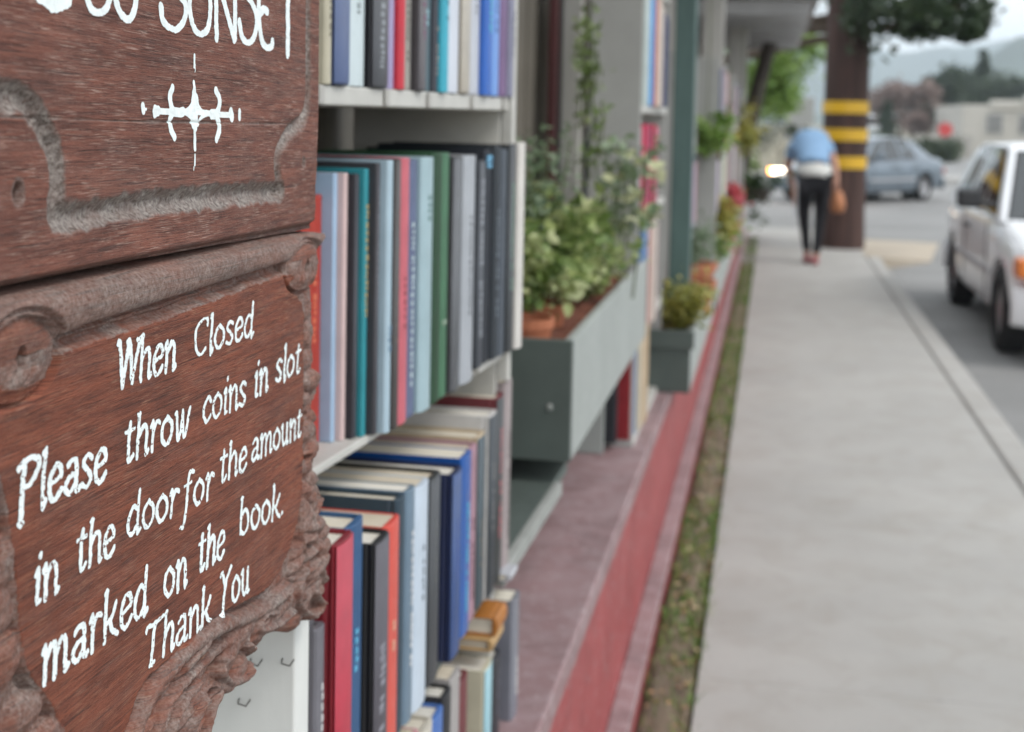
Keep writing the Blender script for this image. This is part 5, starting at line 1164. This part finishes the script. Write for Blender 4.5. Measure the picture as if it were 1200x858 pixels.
    pane([bl[0], br[0], rr2[0], rl[0]], 'windscreen', .07); pane([bl[-1], br[-1], rr2[-1], rl[-1]], 'rear_window', .08)
    W_ = P['W']
    # wheels
    r_ = P['r']
    for wx in P['wheels']:
        for s in (-1, 1):
            ty = MB().lathe([(r_ * .64, -.085), (r_ * .90, -.092), (r_ * .985, -.070), (r_, -.03), (r_, .03), (r_ * .985, .070), (r_ * .90, .092), (r_ * .64, .085), (r_ * .64, -.085)], n=36, axis='y').build('wheel', M_TYRE, root, smooth=True); ty.location = (wx, s * (W_ - .10), r_)
            MB().lathe([(.001, .045), (r_ * .16, .05), (r_ * .18, .035), (r_ * .52, .025), (r_ * .58, .055), (r_ * .645, .06), (r_ * .645, -.06), (.001, -.05)], n=36, axis='y').build('rim', M_RIM, ty, smooth=True).rotation_euler = (0, 0, 0 if s > 0 else R(180))
            hub = MB()
            for k in range(8): an = 2 * math.pi * k / 8; hub.cyl((r_ * .36 * math.cos(an), s * .030, r_ * .36 * math.sin(an)), (r_ * .36 * math.cos(an), s * .0345, r_ * .36 * math.sin(an)), r_ * .065, n=10)
            hub.build('rim_hole', M_PLAS, ty)
    # bumpers, lamps, trim
    xf = P['body'][-1][0]; xr = P['body'][0][0]; hl = M_LAMP_ON if lights_on else M_LAMP; br_ = P['lampz']
    for x, sg, nm in ((xf, 1, 'bumper'), (xr, -1, 'bumper')):
        q = MB(); vs = []; cnt = 15
        for j in range(cnt):
            y = (-1 + 2 * j / (cnt - 1)); a = abs(y) ** 5; xx = x + sg * (.07 - .30 * a * .55); 
            for (dx, z) in ((0, .26), (.03, .30), (.035, .42), (.02, .50), (-.05, .51), (-.06, .26)): vs.append((xx + sg * dx, y * (W_ + .012) * (1 - .02 * a), z))
        fs = [(j * 6 + k, j * 6 + (k + 1) % 6, (j + 1) * 6 + (k + 1) % 6, (j + 1) * 6 + k) for j in range(cnt - 1) for k in range(6)] + [(5, 4, 3, 2, 1, 0), tuple(range((cnt - 1) * 6, cnt * 6))]
        q.add(vs, fs).build(nm, paint if P.get('bumper_paint', True) else M_PLAS, root, smooth=True, bevel=.008)
    for s in (-1, 1):
        y0, y1 = s * (W_ - .46), s * (W_ - .13)
        MB().box((xf - .05, y0, br_ - .07), (xf + .035, y1, br_ + .06)).build('headlight', hl, root, bevel=.02, seg=3)
        MB().box((xf - .16, s * (W_ - .13), br_ - .065), (xf + .030, s * (W_ - .012), br_ + .055)).build('turn_signal', M_AMBER_ON if lights_on else M_AMBER, root, bevel=.02, seg=3)
        MB().box((xr - .02, s * (W_ - .40), br_ - .05), (xr + .06, s * (W_ - .06), br_ + .08)).build('tail_light', M_TAIL, root, bevel=.02, seg=3)
        mx = P['mirror']; mr = MB(); mr.box((mx - .05, s * (W_ + .02), P['belt'] + .03), (mx + .05, s * (W_ + .20), P['belt'] + .17)); mr.build('side_mirror', M_PLAS if not P.get('mirror_paint') else paint, root, bevel=.03, seg=4)
        MB().cyl((mx, s * (W_ - .06), P['belt'] + .05), (mx, s * (W_ + .05), P['belt'] + .08), .025, n=10).build('mirror_arm', M_PLAS, root)
        for dx in P['doors']:
            MB().box((dx - .004, s * (W_ - .001), .30), (dx + .004, s * (W_ + .0035), P['belt'] - .05)).build('door_seam', M_PLAS, root)
        for dx in P['handles']: MB().box((dx - .09, s * (W_ - .005), P['belt'] - .16), (dx + .09, s * (W_ + .030), P['belt'] - .13)).build('door_handle', M_PLAS, root, bevel=.008)
        MB().box((P['wheels'][0] + r_ * 1.3, s * (W_ - .002), .48), (P['wheels'][1] - r_ * 1.3, s * (W_ + .014), .53)).build('side_trim', M_TRIMC, root, bevel=.006)
    MB().box((xf - .04, -(W_ - .50), br_ - .06), (xf + .028, W_ - .50, br_ + .05)).build('grille', M_PLAS, root, bevel=.01)
    for k in range(4): MB().box((xf + .029, -(W_ - .52), br_ - .045 + k * .025), (xf + .034, W_ - .52, br_ - .037 + k * .025)).build('grille_bar', M_RIM, root)
    MB().box((xf + .106, -.155, .30), (xf + .112, .155, .42)).build('number_plate', cm((205, 205, 205), .4, 'plate'), root, bevel=.004)
    for s in (-1, 1): MB().cyl((P['gh'][0][0][0] - .02, s * .08 + .1, P['gh'][0][0][1] + .03), (P['gh'][0][0][0] - .25, s * .08 - .35, P['gh'][0][0][1] + .10 + .10), .008, n=6).build('wiper', M_PLAS, root)
    return root
M_LAMP = surf('lamp_glass', (.55, .57, .58), .15, .05, 20, 0); M_LAMP_ON = emis('lit_headlight', (1, .88, .72), 7); M_AMBER = surf('amber_lens', (.62, .17, .03), .3, .1, 20, .1, 90, .002); M_AMBER_ON = emis('lit_amber', (1, .38, .06), 8); M_TAIL = surf('red_lens', (.35, .02, .02), .25, .1, 20, .05)
M_TRIMC = surf('grey_side_trim', (.38, .38, .39), .5, .1, 20)
M_WHITE = car_paint('white_car_paint', (.86, .88, .90)); M_SILV = car_paint('silver_car_paint', (.13, .165, .20), .3)
hatch = dict(W=.83, r=.295, wheels=(-1.22, 1.23), lampz=.64, belt=.90, mirror=.62, doors=(.72, -.42), handles=(-.25,), crown=.02, mirror_paint=False,
  body=[(-1.90, .34, .80, .70), (-1.86, .24, .88, .79), (-1.55, .20, .90, .825), (-.9, .18, .905, .83), (-.2, .18, .905, .83), (.5, .18, .90, .83), (.95, .18, .875, .83), (1.35, .19, .82, .815), (1.72, .22, .76, .79), (1.90, .26, .70, .74), (1.93, .34, .62, .70)],
  gh=([(.98, .86), (.10, .89), (-.75, .89), (-1.45, .89), (-1.80, .87)], [(.28, 1.36), (.02, 1.385), (-.55, 1.385), (-1.05, 1.375), (-1.42, 1.33)], .775, .62), side=((0, .22, 1.0), (1, .0, 1.0), (2, .06, .98)))
wf = at_z(1167, 409, STREET); wr = at_z(1117, 357, STREET)
wcar = car('white hatchback parked at the kerb, facing the camera, cut off by the picture edge', (0, 0, 0), 0, M_WHITE, hatch)
cx_, cy_ = (wf.x + wr.x) / 2, (wf.y + wr.y) / 2
ang = math.atan2(wf.y - wr.y, wf.x - wr.x)                  # heading from the rear to the front wheel
# the near side is the car's right flank (local -y)
wcar.rotation_euler = (0, 0, ang); dd_ = Matrix.Rotation(ang, 3, 'Z') @ Vector((0, -.80, 0)); wcar.location = (cx_ - dd_.x, cy_ - dd_.y, STREET)
sedan = dict(W=.88, r=.315, wheels=(-1.32, 1.36), lampz=.66, belt=.93, mirror=.70, doors=(.78, -.25, -1.05), handles=(-.05, -.85), crown=.03, mirror_paint=True,
  body=[(-2.22, .36, .86, .76), (-2.17, .26, .95, .84), (-1.8, .20, .985, .87), (-1.1, .18, .95, .88), (-.2, .18, .93, .88), (.6, .18, .92, .88), (1.05, .18, .89, .875), (1.5, .19, .84, .86), (1.95, .22, .76, .83), (2.14, .26, .70, .76), (2.18, .34, .62, .72)],
  gh=([(1.18, .90), (.35, .92), (-.45, .93), (-1.15, .94), (-1.75, .96)], [(.38, 1.38), (.10, 1.42), (-.40, 1.43), (-.85, 1.41), (-1.10, 1.37)], .80, .60), side=((0, .22, .98), (1, .02, .98), (2, .04, .95)))
scar = car('silver blue sedan crossing behind the pole with headlights on', (0, 0, 0), 0, M_SILV, sedan, True)
ws = at_z(1068, 235, STREET); sa = R(180 + 53); scar.scale = (.87, .87, .87); scar.rotation_euler = (0, 0, sa); dd_ = Matrix.Rotation(sa, 3, 'Z') @ Vector((-1.32, .80, 0)) * .87; scar.location = (ws.x - dd_.x + .20, ws.y - dd_.y, STREET)
# ================================================================== TREES, BACKDROP
M_BARK = surf('brown_bark', (.10, .075, .055), .95, .35, 5, .9, 25, .03, stretch=(1, 1, .3))
def tree(label, loc, h, crown, mat, n, leaf, seed, trunk_r=.15, lean=(0, 0), name='tree', group=None, limbs=6, bark=None):
    """tapered trunk, limbs reaching into each clump, leaf clumps through the crown volume. crown: list of (dx,dy,z,r)"""
    e = empty(name, loc, 0, label, 'tree', group); q = MB(); top = (lean[0], lean[1], h)
    q.tube([(0, 0, -.3), (lean[0] * .25, lean[1] * .25, h * .3), (lean[0] * .6, lean[1] * .6, h * .65), top], [trunk_r * 1.2, trunk_r * .9, trunk_r * .65, trunk_r * .3], 10)
    for k, c in enumerate(crown[:limbs]):
        f_ = .45 + .5 * (k / max(1, limbs)); s = (lean[0] * f_, lean[1] * f_, h * f_); mid = ((s[0] + c[0]) / 2, (s[1] + c[1]) / 2, (s[2] + c[2]) / 2 + .1 * c[3]); q.tube([s, mid, c[:3]], [trunk_r * .45, trunk_r * .3, trunk_r * .1], 7)
    q.build('trunk', bark or M_BARK, e, smooth=True)
    rs = random.Random(seed); cs = []
    for (x, y, z, r_) in crown:
        for j in range(14):
            d = Vector((rs.gauss(0, 1), rs.gauss(0, 1), rs.gauss(0, 1))).normalized() * r_ * rs.uniform(.45, 1.0); cs.append((x + d.x, y + d.y, z + d.z * .8, r_ * .22))
    leafset('crown', cs, n, .1, leaf, mat, e, seed); return e
ML_OAK = leafmat('oak_leaf', [(0, (.012, .026, .010)), (.6, (.030, .055, .020)), (1, (.07, .10, .035))], .5, .15)
ML_HAZ = leafmat('far_green_leaf', [(0, (.03, .045, .028)), (.6, (.06, .085, .045)), (1, (.12, .15, .08))], .6, .15)
ML_BROWN = leafmat('russet_leaf', [(0, (.14, .10, .085)), (.6, (.24, .17, .15)), (1, (.34, .27, .24))], .7, .2)
ML_CON = leafmat('conifer_leaf', [(0, (.015, .03, .014)), (.6, (.035, .055, .026)), (1, (.07, .09, .045))], .7, .1)
# dark oak whose branches hang over the pavement
a1 = at_y(1080, 12, 15.0); a2 = at_y(1035, -5, 15); a3 = at_y(1125, 22, 15.5); a4 = at_y(985, -20, 16.5); a5 = at_y(920, -40, 17); a6 = at_y(1150, 38, 15.2)
OX, OY = -1.9, 19.5
def rel(p, r_): return (p.x - OX, p.y - OY, p.z, r_)
tree('dark evergreen oak whose leafy branches hang over the pavement behind the pole', (OX, OY, -.1), 4.6,
     [rel(a1, .30), rel(a2, .55), rel(a3 + Vector((0, 0, .22)), .36), rel(a6 + Vector((-.12, 0, .10)), .10), rel(a4 + Vector((0, 0, .45)), .9), rel(a5 + Vector((0, 0, .9)), 1.1), (0, 0, 6.0, 1.6), (1.2, -1.5, 5.2, 1.3), (2.6, -3.6, 3.9, .8), (3.2, -4.2, 3.55, .62), (3.9, -4.4, 3.5, .55), (-1.0, .5, 5.2, 1.4)], ML_OAK, 16000, .055, 5, .22, (.3, -.3), name='oak_tree', limbs=10)
# bright green shrubs and small trees round the corner
tree('bright green leafy tree behind the awning, left of the pole', (-1.0, 19.8, -.1), 2.2, [(-.2, 0, 2.4, .8), (.55, .2, 2.1, .75), (.85, -.3, 2.0, .5), (-.1, -.5, 1.7, .6), (1.15, .2, 2.55, .5), (-.9, 0, 1.8, .9), (-.1, .2, 1.75, .5), (.9, 0, 1.9, .35)], ML_MID, 11000, .055, 6, .07, (.15, 0), name='young_tree')
tree('pale yellow-green shrub at the pavement corner below the awning', (-.62, 15.2, -.05), .9, [(0, 0, 1.3, .34), (.12, .2, .95, .3), (-.25, 0, 1.0, .35), (.1, -.2, 1.55, .22), (.05, 0, .6, .26), (-.1, .1, .3, .24)], ML_MID, 5600, .04, 7, .03, (.05, 0), name='shrub')
tree('small shrub with dry brown leaves across the street behind the bending person', (.2, 39, -.1), .9, [(0, 0, 1.45, .5), (.5, 0, 1.15, .4), (-.5, 0, 1.0, .45)], ML_CON, 1500, .05, 8, .03, name='shrub')
# leaning dark trunk by the corner of the shop
l0 = at_y(874, 160, 12.2); l1 = at_y(912, 18, 12.2); e = empty('leaning_trunk', (l0.x, 12.2, 0), 0, 'dark bare trunk leaning out from the shop wall toward the pavement', 'tree trunk')
MB().tube([(-.12, 0, PT), (0, 0, l0.z), ((l1.x - l0.x) * .45, 0, (l0.z + l1.z) / 2 - .02), (l1.x - l0.x, 0, l1.z), ((l1.x - l0.x) * 1.5, .1, l1.z + .8)], [.085, .075, .065, .055, .04], 12).build('trunk', M_BARKD, e, smooth=True)
# white sign shape and grey box at the corner
q = at_y(938, 130, 22.5); e = empty('street_sign', (q.x, 22.5, 0), 0, 'pale grey sign board on a thin post above the bending person', 'sign'); MB().box((-.22, 0, q.z - .22), (.22, .03, q.z + .22)).build('board', M_PANEL, e, bevel=.01); MB().cyl((0, .05, -.15), (0, .05, q.z + .1), .03).build('post', M_RIM, e)
# far side of the cross street
far = [('wall', 0)]
q0 = at_y(1128, 118, 75); q1 = at_y(1300, 118, 75)
b_ = empty('stucco_building', (q0.x, 75, 0), 0, 'low pale stucco building with a stepped parapet across the street', 'building'); Wd = 22; zt_ = at_y(1160, 123, 75).z
M_PANE = surf('curtained_pane', (.17, .17, .165), .25, .1, 2)
M_STUC = surf('pale_stucco', (.42, .40, .36), .85, .08, .6, .3, 8, .02)
MB().box((0, 0, -.2), (Wd, 12, zt_)).build('wall', M_STUC, b_, bevel=.05)
for (x0, x1, dz) in ((1.4, 3.0, .25), (3.1, 7.5, .55), (7.6, 12, .35)): MB().box((x0, -.12, zt_ - .3), (x1, .6, zt_ + dz)).build('parapet', M_STUC, b_, bevel=.12)
for x in (1.2, 2.8, 4.6, 6.4): 
    MB().box((x, -.05, .9), (x + .9, -.003, 2.0)).build('window_frame', M_TRIMP, b_, bevel=.01); MB().box((x + .08, -.07, .98), (x + .82, -.052, 1.92)).build('window_pane', M_PANE, b_)
for (px0, px1, py0, py1, Y, c, lab, nm) in ((1072, 1140, 157, 172, 62, (.34, .32, .29), 'low pale garden wall beyond the silver car', 'garden_wall'),):
    p0 = at_y(px0, py0, Y); p1 = at_y(px1, py1, Y); o = MB().box((p0.x, Y, -.2), (p1.x, Y + .25, p0.z)).build(nm, surf(nm, c, .85, .1, 1), None, bevel=.02); tag(o, lab, 'wall')
def hedge(px0, px1, py, Y, n, lab, mat=ML_HAZ, dep=.6, seed=1):
    p0 = at_y(px0, py, Y); p1 = at_y(px1, py, Y); rs = random.Random(seed); w = p1.x - p0.x; e = empty('hedge', (p0.x, Y, 0), 0, lab, 'hedge')
    cs = [(rs.uniform(0, w), rs.uniform(-dep / 2, dep / 2), rs.uniform(0, p0.z * .95), .16) for _ in range(90)]; leafset('foliage', cs, n, .15, .10, mat, e, seed); MB().tube([(w * .3, 0, -.2), (w * .3, 0, p0.z * .7)], .05, 6).build('stem', M_BARK, e)
hedge(1078, 1122, 166, 56, 2500, 'low clipped green hedge in front of the garden wall', seed=3)
hedge(1000, 1036, 158, 58, 2000, 'dark low hedge right of the pole across the street', seed=4)
def ftree(px, pyt, Y, w, lab, mat, n, leaf, seed, name='tree', shape='round', group='trees beyond the cross street'):
    p = at_y(px, pyt, Y); h = p.z; rs = random.Random(seed); cr = []
    if shape == 'cone':
        for k in range(11): f_ = k / 10; r_ = w * (1 - f_) * .5 + .12; cr.append((rs.uniform(-.3, .3) * r_, rs.uniform(-.3, .3) * r_, h * (.14 + .86 * f_) - r_ * .3, r_))
    else:
        for k in range(11): a = rs.random() * 6.28; r_ = w * rs.uniform(.18, .30); cr.append((math.cos(a) * w * .28 * rs.random() * 1.4, math.sin(a) * w * .3 * rs.random(), h * rs.uniform(.35, .9), r_))
        cr.append((0, 0, h - w * .2, w * .2))
    return tree(lab, (p.x, Y, -.2), h * .75, cr, mat, n, leaf, seed, w * .04, name=name, group=group, limbs=7)
ftree(1058, 92, 95, 4.6, 'russet brown bare-looking tree straight across the street', ML_BROWN, 3600, .20, 11, 'russet_tree')
ftree(1041, 118, 88, 1.4, 'small dark green cypress in front of the russet tree', ML_CON, 1800, .14, 12, 'cypress_tree', 'cone')
ftree(1100, 84, 100, 4.4, 'dark grey-green tree left of the stucco building', ML_CON, 5200, .22, 13, 'evergreen_tree')
ftree(1130, 78, 112, 5.0, 'middle tree of the dark clump behind the stucco building', ML_CON, 5200, .24, 14, 'evergreen_tree')
ftree(1152, 60, 120, 4.4, 'tall narrow conifer rising behind the stucco building', ML_HAZ, 4600, .24, 15, 'conifer_tree', 'cone')
ftree(1178, 84, 118, 6.0, 'rounded green tree above the right end of the stucco building', ML_HAZ, 5200, .24, 16, 'evergreen_tree')
ftree(1225, 88, 118, 6.0, 'green tree at the right picture edge behind the stucco building', ML_HAZ, 3000, .26, 17, 'evergreen_tree')
ftree(1080, 128, 84, 2.2, 'low brownish bush between the russet tree and the dark clump', ML_BROWN, 1500, .15, 18, 'bush')
q = at_y(1108, 152, 58); e = empty('red_sign', (q.x, 58, 0), 0, 'small round red sign in front of the dark trees', 'sign'); MB().prism([(.30 * math.cos(R(22.5 + 45 * k)), .30 * math.sin(R(22.5 + 45 * k))) for k in range(8)], -.01, .01).build('plate', surf('red_sign_paint', (.50, .05, .05), .4, .08, 10), e).rotation_euler = (R(90), 0, 0)
e.children[0].location = (0, 0, q.z); MB().cyl((0, .04, -.2), (0, .04, q.z + .2), .03).build('post', M_RIM, e)
q = at_y(1023, 148, 104); e = empty('white_van', (q.x, 104, 0), 0, 'small white van seen far across the street just right of the pole', 'van')
MB().prism([(-.95, .35), (-.95, 1.7), (-.85, 1.95), (.85, 1.95), (.95, 1.7), (.95, .35)], 0, 4.2).build('body', M_WHITE, e, bevel=.08).rotation_euler = (R(90), 0, 0); e.children[0].location = (0, 4.2, 0)
MB().box((-.75, -.03, 1.2), (.75, -.005, 1.75)).build('windscreen', M_GLASS, e)
for s in (-1, 1):
    for y in (.8, 3.4): MB().lathe([(.001, -.1), (.3, -.1), (.33, -.06), (.33, .06), (.3, .1), (.001, .1)], (s * .82, 0, 0), 18, 'y').build('wheel', M_TYRE, e).location = (s * 0, 0, 0)
for k, w in enumerate([c for c in e.children if c.name.startswith('wheel')]):
    w.data.transform(Matrix.Rotation(R(90), 4, 'Z') @ Matrix.Translation((-(-1 if k < 2 else 1) * .82, 0, 0))); w.location = ((-1 if k < 2 else 1) * .82, (.8, 3.4)[k % 2], .20)
# mountains: two ridges as real terrain
def ridge(name, pts, Y, dep, mat, seed):
    P = [at_y(px, py, Y) for px, py in pts]; xs = np.array([p.x for p in P]); zs = np.array([p.z for p in P]); nx, ny = 180, 26
    X = np.linspace(xs.min(), xs.max(), nx); T = np.linspace(0, 1, ny); XX, TT = np.meshgrid(X, T, indexing='ij'); base = np.interp(XX, xs, zs)
    prof = np.sin(np.clip(TT, 0, 1) * np.pi) ** 1.2; rough = fbm(XX / dep * 3, TT * 3, 2.0, seed, 5) - .45
    Z = base * prof * (1 + rough * .5 * np.sin(TT * np.pi) * (TT < .48)) + (prof > .98) * 0 - 4; YY = Y - dep / 2 + TT * dep
    idx = np.arange(nx * ny).reshape(nx, ny); q = np.stack([idx[:-1, :-1].ravel(), idx[1:, :-1].ravel(), idx[1:, 1:].ravel(), idx[:-1, 1:].ravel()], 1)
    return structure(inst(name, np_mesh(name, np.stack([XX.ravel(), YY.ravel(), Z.ravel()], 1), q, mat, True)))
M_MT1 = surf('mountain_scrub', (.07, .09, .07), .95, .35, .02, .3, .2, 2, kind='Object'); 
ridge('mountains', [(-300, 66), (0, 60), (600, 66), (850, 58), (1000, 54), (1060, 60), (1120, 56), (1180, 44), (1260, 36), (1500, 60), (2000, 40), (2600, 70)], 1700, 750, M_MT1, 3)
ridge('hills', [(600, 140), (900, 128), (1080, 118), (1130, 88), (1160, 56), (1185, 42), (1215, 36), (1300, 34), (1450, 60), (2200, 80), (3200, 120)], 800, 380, M_MT1, 8)
# ------------------------------------------------------------------ air
m, t, b = nmat('valley_haze'); t.nodes.remove(b); vol = t.nodes.new('ShaderNodeVolumePrincipled'); vol.inputs['Color'].default_value = (.80, .92, 1.0, 1); vol.inputs['Density'].default_value = .0007; vol.inputs['Anisotropy'].default_value = .2
t.links.new(vol.outputs[0], [n for n in t.nodes if n.type == 'OUTPUT_MATERIAL'][0].inputs['Volume'])
hz = MB().box((-1300, -62, -5.5), (2900, 2150, 128)).build('haze', m); tag(hz, 'thin pale haze in the valley air', 'haze', kind='stuff')
